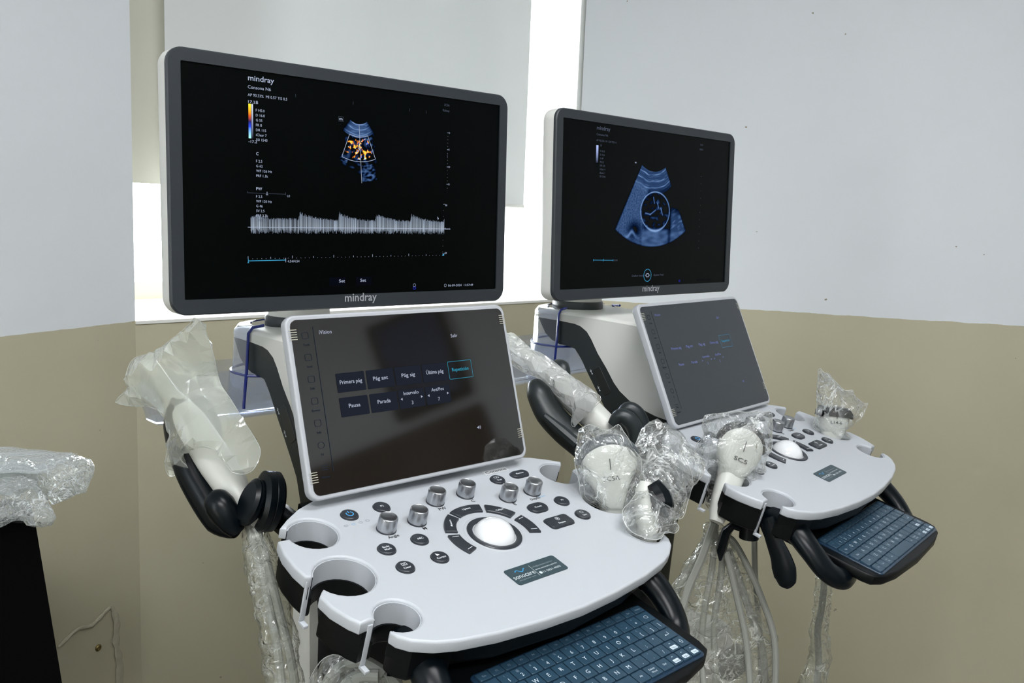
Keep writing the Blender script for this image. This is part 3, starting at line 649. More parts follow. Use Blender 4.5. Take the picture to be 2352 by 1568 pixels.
def touch(parent, cx, cy, cz, yaw, tilt, which):
    def fr():
        mb = MB(); prism(mb, rrect(.3270, .2062, .0125, 8), -.0125, 0.0, 0, 0.0022, XZ, 0.003); return mb.mesh('touch_frame', RIM)
    to = link('touch_panel', cached('touch_frame', fr), parent, (cx, cy, cz + Z0), (-tilt, 0, yaw))
    def gl():
        mb = MB(); prism(mb, rrect(.3164, .1956, .0085, 8), -.001, .0007, 0, .0003, XZ); return mb
    link('glass', cached('glass%d' % which, lambda: gl().mesh('glass', TGLASS if which == 1 else TFILM)), to)
    MS = Matrix.Translation((0, -.0010, 0)) @ XZ
    k = 1.0
    if which == 1:
        Wt = emis('touch_text_glow', (196, 204, 226), 0.72); Bx = emis('touch_button_glow', (34, 39, 50), 0.85); Cy = emis('touch_cyan_glow', (55, 160, 190), 0.8); Dm = emis('touch_dim_glow', (44, 60, 78), 0.7)
    else:
        Wt = emis('far_touch_text_glow', (120, 130, 185), 0.8); Bx = emis('far_touch_button_glow', (30, 36, 44), 0.3); Cy = emis('far_touch_cyan_glow', (70, 150, 185), 0.8); Dm = emis('far_touch_dim_glow', (40, 46, 58), 0.5)
    mb = MB()
    def T(s, x, z, h, wd=None, mi=0, al='C', b=True): text(mb, s, x / 1000, z / 1000, h / 1000 * 1.38, mi, .0001, None if wd is None else wd / 1000, al, b, MS)
    T('iVision', -115, 80.0, 4.6, 16.5, 0, 'C', False); T('Salir', 70.5, 64.0, 4.6, 11, 0, 'C', False)
    bw, bh = 38.2, 22.0
    def tb(x, z):
        b_ = MB(); b_.add([(a, b, 0) for a, b in rrect(bw / 1000, bh / 1000, .001, 2, x / 1000, z)], [tuple(range(12))], 0, MS); link('screen_button', b_.mesh('screen_button', Bx, False), to)
    xs = (-91, -50, -9.6, 31, 72)
    for i, (x, s, wd) in enumerate(zip(xs, ('Primera p\u00e1g', 'P\u00e1g ant', 'P\u00e1g sig', '\u00daltima p\u00e1g', 'Repetici\u00f3n'), (30, 21, 20, 27, 27))):
        if i < 4:
            if which == 1: tb(x, .0225)
        else: ringline(mb, rrect(bw / 1000, bh / 1000, .001, 2, x / 1000, .0225), .0005, .0001, 2, True, MS)
        T(s, x, 21.0, 4.6, wd, 0 if i < 4 else 2)
    for i, (x, s, wd) in enumerate(zip(xs[:4], ('Pausa', 'Parada', 'Intervalo', 'Ant/Pos'), (15.5, 18.5, 22.5, 19.5))):
        if which == 1: tb(x, -.0055)
        T(s, x, -6.6 if i < 2 else -0.6, 4.6 if i < 2 else 4.2, wd)
        if i >= 2:
            T('3' if (i == 2 or which == 2) else '7', x, -12.6, 4.4)
            for sg in (-1, 1): mb.add([((x + sg * 16.6) / 1000, -.0050, .0001), ((x + sg * 13.8) / 1000, -.0034, .0001), ((x + sg * 13.8) / 1000, -.0066, .0001)], [(0, 1, 2) if sg > 0 else (0, 2, 1)], 0, MS)
    # left icon column
    line2(mb, (-.1301, .0892), (-.1308, -.0744), .0005, .0001, 3, MS)
    names = ('Tools', 'Send', 'Edit', 'Review', 'Info', 'F1', 'iStation')
    for i, s in enumerate(names):
        z = 79.5 - i * 24.6
        if i < 6: ringline(mb, rrect(.008, .007, .0016 if i != 5 else .0034, 3, -.1412, z / 1000), .0004, .0001, 3, True, MS)
        else:
            for q in range(3): line2(mb, (-.145, (z + 2 - q * 2.4) / 1000), (-.137, (z + 2 - q * 2.4) / 1000), .0005, .0001, 3, MS)
        T(s, -141.2, z - 11.5, 2.6, None, 3, 'C', False)
    # loudspeaker icon
    mb.add([(.0842, -.0540, .0001), (.0855, -.0540, .0001), (.0872, -.0555, .0001), (.0872, -.0515, .0001), (.0855, -.0528, .0001), (.0842, -.0528, .0001)], [(0, 1, 2, 3, 4, 5)], 0, MS)
    for q in (.0018, .0030): ringline(mb, [(.0872 + q * cos(R(a)), -.0535 + q * sin(R(a))) for a in (-50, 0, 50)], .0004, .0001, 0, False, MS)
    link('display_text', mb.mesh('display_text', [Wt, Bx, Cy, Dm], False), to)
    # clear corner tapes with printed stripes
    def tape():
        mb = MB()
        for k in range(5): rect2(mb, -.0048, -.0056 + k * .0027, .0050, -.0048 + k * .0027, .0003)
        return mb.mesh('corner_tape', mat('striped_tape_print', (178, 176, 160), 0.4), False)
    for (x, z) in ((-.1562, .0810), (.1562, .0825), (-.1562, -.0775), (.1562, -.0700)):
        link('corner_tape', cached('tape', tape), to, (x, -.0010, z), (pi / 2, 0, 0))
    return to

def arm(parent):
    P = [(.490, .177), (.493, .182), (.484, .188), (.455, .190), (.40, .192), (.32, .191), (.25, .188), (.20, .182), (.178, .165), (.160, .120), (.134, .050), (.150, .030), (.168, .033), (.196, .037), (.225, .045), (.248, .055), (.268, .068), (.281, .081), (.297, .103), (.317, .127), (.332, .150), (.342, .162), (.356, .170), (.369, .173), (.401, .175), (.44, .176), (.455, .176), (.47, .176)]
    def shell():
        mb = MB(); vs = []; n = len(P); prof = P
        X = [(-.086, .0), (-.0855, .006), (-.083, .012)]
        sec = []
        # rounded side edges: scale profile inward slightly near the sides
        for x, d in ((-.086, .0065), (-.0838, .0030), (-.080, .0008), (-.074, 0), (.074, 0), (.080, .0008), (.0838, .0030), (.086, .0065)):
            q = inset(prof, d * 0.8) if d else prof
            # only the upper edge is rounded; keep the lower seam
            q = [(a if i < 11 else b) for i, (a, b) in enumerate(zip(q, prof))]
            sec.append([(x, y, z) for y, z in q])
        for s in sec: vs += s
        fs = []
        for r in range(len(sec) - 1):
            for i in range(n):
                j = (i + 1) % n; fs.append((r * n + i, r * n + j, (r + 1) * n + j, (r + 1) * n + i))
        for s0, sx in ((0, 1), ((len(sec) - 1) * n, -1)):
            for t in geometry.tessellate_polygon([[Vector((q[1], q[2], 0)) for q in vs[s0:s0 + n]]]): fs.append(tuple(s0 + i for i in t)[::sx])
        # rounded plan at the rear end
        out = []
        for x, y, z in vs:
            if y > .43: y = .43 + (y - .43) * sqrt(max(0.0, 1 - (x / .0875) ** 2) * 0.9 + 0.1)
            out.append((x, y, z))
        mb.add(out, fs); return mb.mesh('arm_shell', SHELL, True, 50)
    a = link('arm_shell', cached('arm_shell', shell), parent, (0, 0, Z0))
    def under():
        up_ = [(.150, .031), (.168, .034), (.196, .038), (.225, .046), (.248, .056), (.268, .069), (.281, .082), (.297, .104), (.317, .128), (.332, .151), (.342, .163), (.356, .171), (.369, .174), (.401, .176), (.45, .176)]
        lo = [(.445, .168), (.433, .150), (.418, .139), (.400, .133), (.380, .132), (.366, .129), (.352, .113), (.336, .089), (.321, .068), (.299, .037), (.284, .014), (.270, -.03), (.10, -.06), (.10, .02)]
        pr = up_ + lo; mb = MB(); n = len(pr); vs = []; fs = []
        secs = ((-.081, .004), (-.085, 0), (.085, 0), (.081, .004))
        for x, d in ((-.0852, 0.0), (.0852, 0.0)): vs += [(x, y, z) for y, z in pr]
        for i in range(n):
            j = (i + 1) % n; fs.append((i, j, n + j, n + i))
        fs.append(tuple(range(n - 1, -1, -1))); fs.append(tuple(range(n, 2 * n))); mb.add(vs, fs)
        # rounded bowl under the rear
        lathe(mb, [(.020, .128), (.040, .134), (.058, .150), (.068, .172)], 28, 0, Matrix.Translation((0, .425, 0)))
        return mb.mesh('arm_underside', DARK, True, 40)
    link('arm_underside', cached('arm_under', under), parent, (0, 0, Z0))
    def port():
        mb = MB(); M = Matrix.Translation((-.0856, .318, .094)) @ Matrix.Rotation(R(90), 4, 'Y') @ Matrix.Rotation(R(0), 4, 'Z')
        # sloping rounded cover along the strip, drawn in the yz plane
        M2 = Matrix(((0, 0, -1, -.0852), (0.55, 0.84, 0, .3055), (0.84, -0.55, 0, .0800), (0, 0, 0, 1)))
        prism(mb, rrect(.050, .016, .003, 4), -.001, .0007, 0, .0003, M2)
        return mb.mesh('port_cover', mat('port_cover_plastic', (30, 34, 35), 0.3))
    link('port_cover', cached('port', port), parent, (0, 0, Z0))
    for q in (-.012, .020):
        def usb():
            mb = MB()
            M2 = Matrix(((0, 0, -1, -.0864), (0.55, 0.84, 0, .3175), (0.84, -0.55, 0, .0770), (0, 0, 0, 1))) @ Matrix.Translation((q, 0.0, 0))
            line2(mb, (-.004, 0), (.004, 0), .0007, 0, 0, M2); line2(mb, (-.001, 0), (.0015, .002), .0006, 0, 0, M2); line2(mb, (.0, 0), (.002, -.002), .0006, 0, 0, M2)
            mb.add([(x, y, 0) for x, y in circ(.0012, 8, -.0045, 0)], [tuple(range(8))], 0, M2)
            return mb.mesh('port_symbol', WINK, False)
        link('port_symbol', cached('usb%.3f' % q, usb), parent, (0, 0, Z0))
    def collar():
        mb = MB(); lathe(mb, [(.047, .188), (.0475, .192), (.0470, .203), (.0455, .2055), (.02, .2055)], 40, 0, Matrix.Translation((.004, .428, 0)))
        return mb.mesh('neck_collar', DARK)
    link('neck_collar', cached('collar', collar), parent, (0, 0, Z0))
    def neck():
        mb = MB(); vs = []; fs = []; n = 36
        for (z, cy, rx, ry) in ((.204, .428, .0445, .0445), (.212, .426, .043, .043), (.235, .418, .040, .038), (.27, .402, .038, .030), (.31, .385, .037, .024), (.35, .362, .037, .024), (.37, .345, .037, .020)):
            vs += [(.004 + rx * cos(2 * pi * k / n), cy + ry * sin(2 * pi * k / n), z) for k in range(n)]
        for i in range(6):
            for k in range(n): j = (k + 1) % n; fs.append((i * n + k, i * n + j, (i + 1) * n + j, (i + 1) * n + k))
        fs.append(tuple(range(6 * n, 7 * n))); mb.add(vs, fs)
        return mb.mesh('neck', SHELL)
    link('neck', cached('neck', neck), parent, (0, 0, Z0))

def console(parent):
    def top():
        mb = MB(); prism(mb, full_outline(0.0), -.0135, 0.0, 0, .0028, None, .0015); return mb.mesh('console_top', PANEL, True, 42)
    c = link('console', cached('console', top), parent, (0, 0, Z0), (TT, 0, 0))
    for sg in (-1, 1):
        for ci, (cc, r, a, h) in enumerate(CUPS):
            def sleeve():
                mb = MB()
                o = cuparc(cc, r + .0004, a, h + 2, 26); i = cuparc(cc, r - .0010, a, h + 2, 26); n = len(o)
                vs = [(sg * x, y, -.0030) for x, y in o] + [(sg * x, y, -.0030) for x, y in i] + [(sg * x, y, -.027) for x, y in o] + [(sg * x, y, -.027) for x, y in i]
                fs = []
                for k in range(n - 1): fs += [(k, k + 1, n + k + 1, n + k), (n + k, n + k + 1, 3 * n + k + 1, 3 * n + k), (2 * n + k, 3 * n + k, 3 * n + k + 1, 2 * n + k + 1), (k, 2 * n + k, 2 * n + k + 1, k + 1)]
                mb.add(vs, fs); return mb.mesh('cup_sleeve', PANEL)
            link('cup_sleeve', cached('sleeve%d%d' % (sg, ci), sleeve), c)
    for sg in (-1, 1):
        def skirt():
            mb = MB(); prism(mb, skirt_outline(sg, .0012), -.027, -.0130); prism(mb, skirt_outline(sg, -.0030), -.050, -.0268, 0, 0, None, .005); return mb.mesh('cup_skirt', BLACK, True, 40)
        link('cup_skirt', cached('skirt%d' % sg, skirt), c)
    def tub():
        mb = MB()
        prism(mb, [(-.152, -.112), (-.10, -.126), (0, -.134), (.10, -.126), (.152, -.112), (.152, .125), (-.152, .125)], -.048, -.013, 0, 0, None, .01)
        return mb.mesh('console_tub', BLACK, True, 40)
    link('console_tub', cached('tub', tub), c)
    for sg in (-1, 1):
        for ci, (cc, r, a, h) in enumerate(CUPS[1:]):
            def strips():
                mb = MB()
                for e, wd, ln in ((1, .0034, .046),):
                    an = R(a + e * h); x = sg * (cc[0] + (r + .0035) * cos(an)); y = cc[1] + (r + .0035) * sin(an) - e * .0005
                    box(mb, (x, y, -.006 - ln / 2), (wd * 1.6, .0024, ln), 0, None, .0003)
                    if e == 1: box(mb, (x, y - .004, -.0085 - ln), (wd * 1.6, .011, .0036), 0, None, .0005)
                return mb.mesh('slot_lip', PANEL)
            link('slot_lip', cached('strips%d%d' % (sg, ci), strips), c)
    # trackball assembly
    def ring():
        mb = MB(); lathe(mb, [(.0325, 0), (.0325, .0010), (.0318, .0018), (.0285, .0020), (.0262, .0012), (.0245, -.002), (.0245, -.006)], 48, 0, None, False); return mb.mesh('trackball_ring', BTN)
    link('trackball_ring', cached('ring', ring), c)
    def dish():
        mb = MB(); lathe(mb, [(.0362, .0001), (.0352, .0006), (.0335, .0007), (.0325, .0003)], 48, 0, None, False); return mb.mesh('ring_surround', PANEL)
    link('ring_surround', cached('dish', dish), c)
    def ball():
        bm = bmesh.new(); bmesh.ops.create_uvsphere(bm, u_segments=48, v_segments=28, radius=.0262); mb = MB(); frombm(mb, bm, 0, Matrix.Translation((0, 0, -.0085))); return mb.mesh('trackball', BALL)
    link('trackball', cached('ball', ball), c)
    # knobs
    def knob():
        mb = MB(); lathe(mb, [(.0113, 0), (.0113, .0014), (.0108, .0018)], 36, 1)
        lathe(mb, [(.0108, .0018), (.0106, .0150), (.0102, .0165), (.0094, .0172), (.0088, .0168), (.005, .0162), (.001, .0160)], 36, 0)
        return mb.mesh('knob', [CHROME, BTN], True, 25)
    for (x, y) in ((-.113, .055), (-.0705, .055), (-.0235, .0815), (.0235, .0815), (.0705, .0545), (.113, .0545)): link('knob', cached('knob', knob), c, (x, y, 0))
    # round, pill and square buttons, legends in the same mesh
    def button(nm, x, y, shape, legend, ink=1):
        def mk():
            mb = MB()
            o = {'round': circ(.0098, 30), 'pill': rrect(.0285, .0185, .009, 8), 'long': rrect(.0290, .0150, .0074, 8), 'square': rrect(.0385, .0205, .0050, 5)}[shape]
            prism(mb, o, 0, .0026, 0, .0012); prism(mb, inset(o, -.0007), 0, .0006, 0, .0003)
            legend(mb); return mb.mesh(nm, [BTN, WINK, emis('power_glow', (90, 185, 255), 1.0)], True, 30)
        link('button', cached('btn_' + nm, mk), c, (x, y, 0))
    zt = .00272
    def lt(*rows):
        def f(mb):
            n = len(rows)
            for i, s in enumerate(rows): text(mb, s, 0, (n - 1) * .0022 - i * .0045 - .0015, .0042, 1, zt, None, 'C', True)
        return f
    def power(mb):
        ringline(mb, [(.0040 * sin(R(a)), .0040 * cos(R(a))) for a in range(35, 330, 20)], .0011, zt, 2, False); line2(mb, (0, .0015), (0, .0052), .0011, zt, 2)
    def clear(mb):
        ringline(mb, [(-.003, .0012), (.003, .0012), (.003, .0052), (-.003, .0052)], .0005, zt, 1); line2(mb, (-.0014, .0022), (.0014, .0042), .0005, zt, 1); line2(mb, (-.0014, .0042), (.0014, .0022), .0005, zt, 1)
        text(mb, 'Clear', 0, -.0042, .0042, 1, zt, None, 'C', True)
    def cursor(mb):
        mb.add([(-.003, .0062, zt), (-.003, .0008, zt), (-.0018, .0018, zt), (.0010, .0022, zt)], [(0, 1, 2, 3)], 1); text(mb, 'Cursor', 0, -.0038, .0042, 1, zt, None, 'C', True)
    def dual(mb):
        for s in (-1, 1): ringline(mb, rrect(.0030, .0034, .0003, 2, s * .0020, .0034), .0004, zt, 1)
        text(mb, 'Dual', 0, -.0042, .0038, 1, zt, None, 'C', True)
    def save(mb): ringline(mb, rrect(.0046, .0036, .0005, 2, 0, .0030), .0004, zt, 1); text(mb, 'Save', 0, -.0044, .0038, 1, zt, None, 'C', True)
    def freeze(mb):
        ringline(mb, circ(.0030, 14, 0, .0040), .0004, zt, 1)
        for a in (0, 60, 120): line2(mb, (-.0022 * cos(R(a)), .004 - .0022 * sin(R(a))), (.0022 * cos(R(a)), .004 + .0022 * sin(R(a))), .0004, zt, 1)
        text(mb, 'Freeze', 0, -.0060, .0042, 1, zt, None, 'C', True)
    button('power', -.1352, .0944, 'round', power); button('p2', -.0915, .0947, 'round', lt('P2')); button('dual', .0892, .0944, 'round', dual); button('review', .1290, .0955, 'long', lt('iReview'))
    button('body_mark', -.1352, .0228, 'round', lt('Body', 'Mark')); button('abc', -.0905, .0235, 'round', lt('ABC')); button('clear', -.1362, -.0122, 'round', clear); button('cursor', -.0908, -.0127, 'round', cursor)
    button('touch', .0917, .0220, 'pill', lt('iTouch')); button('p1', .1349, .0220, 'round', lt('P1')); button('freeze', .0950, -.0125, 'square', freeze); button('save', .1374, -.0126, 'round', save)
    # curved keys round the trackball
    def arcs(a0, a1, nm, leg=None, wh=None):
        def mk():
            mb = MB(); n = 12; r0, r1 = .0445, .0590
            o = [(r0 * cos(R(a0 + (a1 - a0) * k / n)), r0 * sin(R(a0 + (a1 - a0) * k / n))) for k in range(n, -1, -1)] + [(r1 * cos(R(a0 + (a1 - a0) * k / n)), r1 * sin(R(a0 + (a1 - a0) * k / n))) for k in range(n + 1)]
            prism(mb, o[::1], 0, .0030, 0, .0014)
            am = R((a0 + a1) / 2); rm = .0517
            if leg: text(mb, leg, rm * cos(am) * 1.0, rm * sin(am) - .0012, .0042, 1, .0031, None, 'C', True, None, 0, 0) if abs((a0 + a1) / 2 - 90) < 70 and nm != 'measure' else text(mb, leg, rm * cos(am) + .0012, rm * sin(am) - .001, .0036, 1, .0031, .0135, 'C', True, None, 0, R(62))
            else:
                for a in (a0 + 5, a1 - 5): line2(mb, ((r0 + .003) * cos(R(a)), (r0 + .003) * sin(R(a))), ((r1 - .003) * cos(R(a)), (r1 - .003) * sin(R(a))), .0007, .0031, 1)
            return mb.mesh(nm, [BTN, WINK], True, 30)
        link('arc_key', cached('arc_' + nm, mk), c)
    arcs(164, 201, 'left_rocker'); arcs(119, 157, 'measure', 'Measure'); arcs(67, 113, 'update', 'Update'); arcs(23, 61, 'caliper', 'Caliper'); arcs(-21, 16, 'right_rocker')
    def prints():
        mb = MB()
        for s, x, y, h in (('Angle', -.1135, .0388, .0050), ('M', -.0705, .0380, .0058), ('PW', -.0240, .0640, .0058), ('C', .0235, .0640, .0058), ('B', .0700, .0382, .0058), ('Depth/', .1060, .0390, .0048)): text(mb, s, x, y, h * 1.25, 0, .0003, None, 'C', True)
        text(mb, 'Zoom', .1185, .0405, .0050, 2, .0003, None, 'C')
        for k, x in enumerate((-.1500, -.1405, -.1310, -.1220)): ringline(mb, rrect(.0040, .0030, .0008, 2, x, .0782), .0005, .0003, 2 if k == 1 else 1)
        rect2(mb, .0835, .1105, .1245, .1190, .0002, 3); text(mb, 'Consona', .1040, .1122, .0072, 0, .0004, .036, 'C', True)
        return mb.mesh('printed_legend', [INK, GINK, mat('pale_blue_print', (150, 190, 220), 0.5), mat('silver_badge', (212, 214, 216), 0.3)], False)
    link('printed_legend', cached('prints', prints), c)
    def sticker():
        mb = MB(); M = Matrix.Translation((-.0045, -.0750, .0002)); prism(mb, rrect(.0765, .0275, .0035, 4), 0, .0004, 0, 0, M)
        z = .00045
        text(mb, 'sonocare', -.0205, -.0045, .0098, 1, z, .0310, 'C', False, M); text(mb, 'ultrasound care', -.0205, -.0082, .0024, 3, z, .0240, 'C', False, M)
        line2(mb, (-.0035, -.0095), (-.0035, .0095), .0004, z, 1, M)
        ringline(mb, [(-.0270 + t * .0022, .0062 + .0022 * sin(t * 1.15)) for t in range(0, 8)], .0012, z, 2, False, M)
        text(mb, 'info@sonocare.com.br', -.0015, .0045, .0030, 3, z, .0310, 'L', False, M); text(mb, 'www.sonocare.com.br', -.0015, -.0005, .0034, 1, z, .0340, 'L', False, M)
        mb.add([(x, y, z) for x, y in circ(.0021, 14, .0010, -.0060)], [tuple(range(14))], 1, M); text(mb, '11-2851-4050', .0045, -.0075, .0042, 1, z, .0270, 'L', False, M)
        return mb.mesh('sticker', [mat('teal_grey_sticker', (48, 66, 72), 0.4), mat('sticker_white_print', (200, 208, 210), 0.5), mat('sticker_blue_print', (50, 140, 190), 0.5), mat('sticker_pale_print', (140, 150, 154), 0.5)], False)
    s = link('sticker', cached('sticker', sticker), c); s['label'] = 'dark teal business sticker with white lettering'
    return c

def keyboard(parent):
    def tray():
        mb = MB()
        o = [(.150, .10), (.150, -.030), (.146, -.044), (.128, -.054), (.09, -.0605), (.0, -.064), (-.09, -.0605), (-.128, -.054), (-.146, -.044), (-.150, -.030), (-.150, .10)]
        prism(mb, [(x, y) for x, y in o[::-1]], -.020, -.0032, 0, .003, None, .007); return mb.mesh('keyboard_tray', BLACK)
    k = link('keyboard_tray', cached('tray', tray), parent, (.006, -.152, Z0 - .099), (R(13.9), 0, 0))
    def cover():
        mb = MB(); prism(mb, rrect(.2660, .1010, .006, 5), -.0034, -.0012, 0, .0012); return mb.mesh('keyboard_cover', KEYB)
    link('keyboard_cover', cached('kcover', cover), k)
    rows = [
        ([('Esc', 1)] + [('F%d' % i, 1) for i in range(1, 13)] + [('Set', 1), ('Home', 1)], .0118),
        ([('`', 1), ('1 !', 1), ('2 @', 1), ('3 #', 1), ('4 $', 1), ('5 %', 1), ('6 ^', 1), ('7 &', 1), ('8 *', 1), ('9 (', 1), ('0 )', 1), ('- _', 1), ('+ =', 1), ('\u00ab', 1.25)], .0165),
        ([('Tab', 1.3)] + [(c_, 1) for c_ in 'QWERTYUIOP'] + [('[ {', 1), ('] }', 1), ('|', .8)], .0165),
        ([('Caps', 1.5)] + [(c_, 1) for c_ in 'ASDFGHJKL'] + [('; :', 1), ("\u00b0", 1), ('\u2190', 1.45)], .0165),
        ([('Shift', 1.8)] + [(c_, 1) for c_ in 'ZXCVBNM'] + [(', <', 1), ('. >', 1), ('/ ?', 1), ('^ PgUp', .95), ('\u21e7', .85)], .0165),
        ([('Fn', 1), ('Ctrl', 1.1), ('Set Up', 1.1), ('Alt', 1.1), ('', 4.2), ('Alt', 1.1), ('Delete Word', 1.2), ('Del', 1.1), ('< Home', .95), ('v PgDn', .95), ('> End', .95)], .0165)]
    W_ = .2580; y = .0475; gap = .0014
    for ri, (row, h) in enumerate(rows):
        tot = sum(a for _, a in row); x = -W_ / 2
        for s, a in row:
            wd = W_ * a / tot
            def mk(s=s, wd=wd, h=h):
                mb = MB(); kw, kh = wd - gap, h - gap
                prism(mb, rrect(kw, kh, .0016, 3), -.0012, .0012, 0, .0006)
                z = .00125
                if s in ('Delete Word', 'Set Up'):
                    a_, b_ = s.split(); text(mb, a_, 0, .0008, .0034, 1, z, None, 'C'); text(mb, b_, 0, -.0035, .0034, 1, z, None, 'C')
                elif s[:1] in '^<v>' and len(s) > 3:
                    a_, b_ = s.split(); line2(mb, (-.0012, .0030), (0, .0042), .0005, z, 1); line2(mb, (0, .0042), (.0012, .0030), .0005, z, 1)
                    mb.add([(x_, y_, z) for x_, y_ in rrect(kw * .62, .0052, .0008, 2, 0, -.0030)], [tuple(range(12))], 1); text(mb, b_, 0, -.0044, .0032, 0, z + .0001, None, 'C')
                elif s == '\u2190': line2(mb, (-.003, -.001), (.003, -.001), .0006, z, 1); line2(mb, (.003, -.001), (.003, .003), .0006, z, 1); mb.add([(-.0042, -.001, z), (-.0022, .0005, z), (-.0022, -.0025, z)], [(0, 2, 1)], 1)
                elif s == '\u21e7': ringline(mb, [(-.0012, -.0025), (.0012, -.0025), (.0012, 0), (.0026, 0), (0, .0028), (-.0026, 0), (-.0012, 0)], .0005, z, 1)
                elif s == '\u00ab': ringline(mb, [(-.0026, 0), (-.0006, .002), (.003, .002), (.003, -.002), (-.0006, -.002)], .0004, z, 1)
                elif ' ' in s: a_, b_ = s.split(); text(mb, b_, -.001, .0028, .0040, 2, z, None, 'C'); text(mb, a_, .0004, -.0046, .0066, 1, z, None, 'C')
                elif len(s) == 1: text(mb, s, 0, -.0024, .0074, 1, z, None, 'C')
                elif s: text(mb, s, 0, -.0013, .0036, 2 if h < .015 else 1, z, None, 'C')
                return mb.mesh('key', [KEYM, mat('key_white_print', (196, 210, 220), 0.5), mat('key_grey_print', (120, 140, 156), 0.5)], True, 30)
            link('key', cached('key_%d_%s_%.4f' % (ri, s, wd), mk), k, (x + wd / 2, y - h / 2 - (.0006 if ri else 0), 0))
            x += wd
        y -= h - (.0000)
    return k

def lower(parent):
    def handle(sg):
        def f():
            mb = MB(); p = smooth_path([(sg * .135, .01, -.050), (sg * .158, -.045, -.055), (sg * .170, -.088, -.066), (sg * .175, -.116, -.088), (sg * .170, -.138, -.112), (sg * .150, -.152, -.125), (sg * .118, -.150, -.128)], 6)
            tube(mb, p, [.022, .021, .0195, .0175, .0165, .016, .015], 18, 0, None, ecc=0.82); return mb.mesh('handle', BLACKG)
        return f
    for sg in (-1, 1): link('handle', cached('handle%d' % sg, handle(sg)), parent, (0, 0, Z0))
    def under():
        mb = MB(); M = Matrix.Rotation(TT, 4, 'X')
        prism(mb, [(-.13, -.085), (.13, -.085), (.13, .20), (-.13, .20)], -.082, -.046, 0, 0, M, .02)
        prism(mb, rrect(.22, .16, .03, 4, 0, .05), -.10, -.078, 0, 0, M, .012); return mb.mesh('console_housing', BLACK)
    link('console_housing', cached('under', under), parent, (0, 0, Z0))
    def colm():
        mb = MB()
        sec = [(-.04, .23, .075, .055), (-.10, .245, .062, .050), (-.20, .26, .055, .046), (-.36, .27, .055, .046)]
        vs = []; fs = []; n = 24
        for z, cy, a, b in sec: vs += [(x, y, z) for x, y in rrect(a * 2, b * 2, .02, 5, 0, cy)]
        n = len(rrect(1, 1, .1, 5))
        for i in range(3):
            for k in range(n): j = (k + 1) % n; fs.append((i * n + k, i * n + j, (i + 1) * n + j, (i + 1) * n + k))
        mb.add(vs, fs); return mb.mesh('column', BLACK)
    link('column', cached('column', colm), parent, (0, 0, Z0))
    for sg in (-1, 1):
        def colsh():
            mb = MB(); vs = []
            for z, y0, y1, x in ((-.06, .275, .300, .083), (-.16, .275, .315, .070), (-.34, .28, .33, .064)): vs += [(sg * x, y0, z), (sg * x, y1, z), (sg * (x - .018), y1, z), (sg * (x - .018), y0, z)]
            fs = []
            for i in range(2):
                for k in range(4): j = (k + 1) % 4; fs.append((i * 4 + k, i * 4 + j, i * 4 + 4 + j, i * 4 + 4 + k))
            fs += [(0, 3, 2, 1), (8, 9, 10, 11)]; mb.add(vs, fs)
            return mb.mesh('column_trim', SHELL, False)
        link('column_trim', cached('colsh%d' % sg, colsh), parent, (0, 0, Z0))
    def body():
        mb = MB(); prism(mb, rrect(.20, .32, .04, 6, 0, .26), -.94, -.35, 0, .03); return mb.mesh('lower_body', SHELL)
    link('lower_body', cached('body', body), parent, (0, 0, Z0))
    def bgrip():
        mb = MB(); box(mb, (.045, .085, -.405), (.075, .035, .040), 0, Matrix.Rotation(0, 4, 'X'), .006); return mb.mesh('front_grip', BLACK)
    link('front_grip', cached('bgrip', bgrip), parent, (0, 0, Z0))
    def base():
        mb = MB(); prism(mb, rrect(.46, .62, .08, 8, 0, .26), -.98, -.925, 0, .02, None, .01); return mb.mesh('base', DARK)
    link('base', cached('base', base), parent, (0, 0, Z0))
    def caster():
        mb = MB()
        for s in (-.016, .016): lathe(mb, [(.048, -.011), (.052, -.008), (.052, .008), (.048, .011)], 28, 0, Matrix.Translation((s, 0, .052)) @ Matrix.Rotation(pi / 2, 4, 'Y'))
        tube(mb, [(0, 0, .05), (0, 0, .11)], .014, 12); return mb.mesh('caster', BLACK)
    for x, y in ((-.19, .0), (.19, .0), (-.19, .52), (.19, .52)): link('caster', cached('caster', caster), parent, (x, y, 0))
    # cable hooks hanging under the left cups
    def hook():
        mb = MB(); p = smooth_path([(-.198, -.056, -.050), (-.197, -.070, -.078), (-.196, -.084, -.105), (-.195, -.090, -.128), (-.195, -.089, -.143)], 5)
        tube(mb, p, [.013, .012, .015, .018, .016, .006], 14, 0, None, ecc=0.35, ref=(1, 0, 0)); return mb.mesh('cable_hook', BLACKG)
    def hook2():
        mb = MB(); tube(mb, [(-.190, -.030, -.052), (-.190, -.030, -.088)], .014, 16)
        p = [(-.190, -.026, -.076), (-.196, -.008, -.072), (-.200, .000, -.082), (-.202, .006, -.112), (-.202, .006, -.128)]
        tube(mb, p, [.009, .010, .011, .011, .003], 8, 0, None, ecc=0.7); return mb.mesh('cable_hook', BLACKG)
    if parent.get('far'):
        link('cable_hook', hook(), parent, (0, 0, Z0)); link('cable_hook', hook2(), parent, (0, 0, Z0))

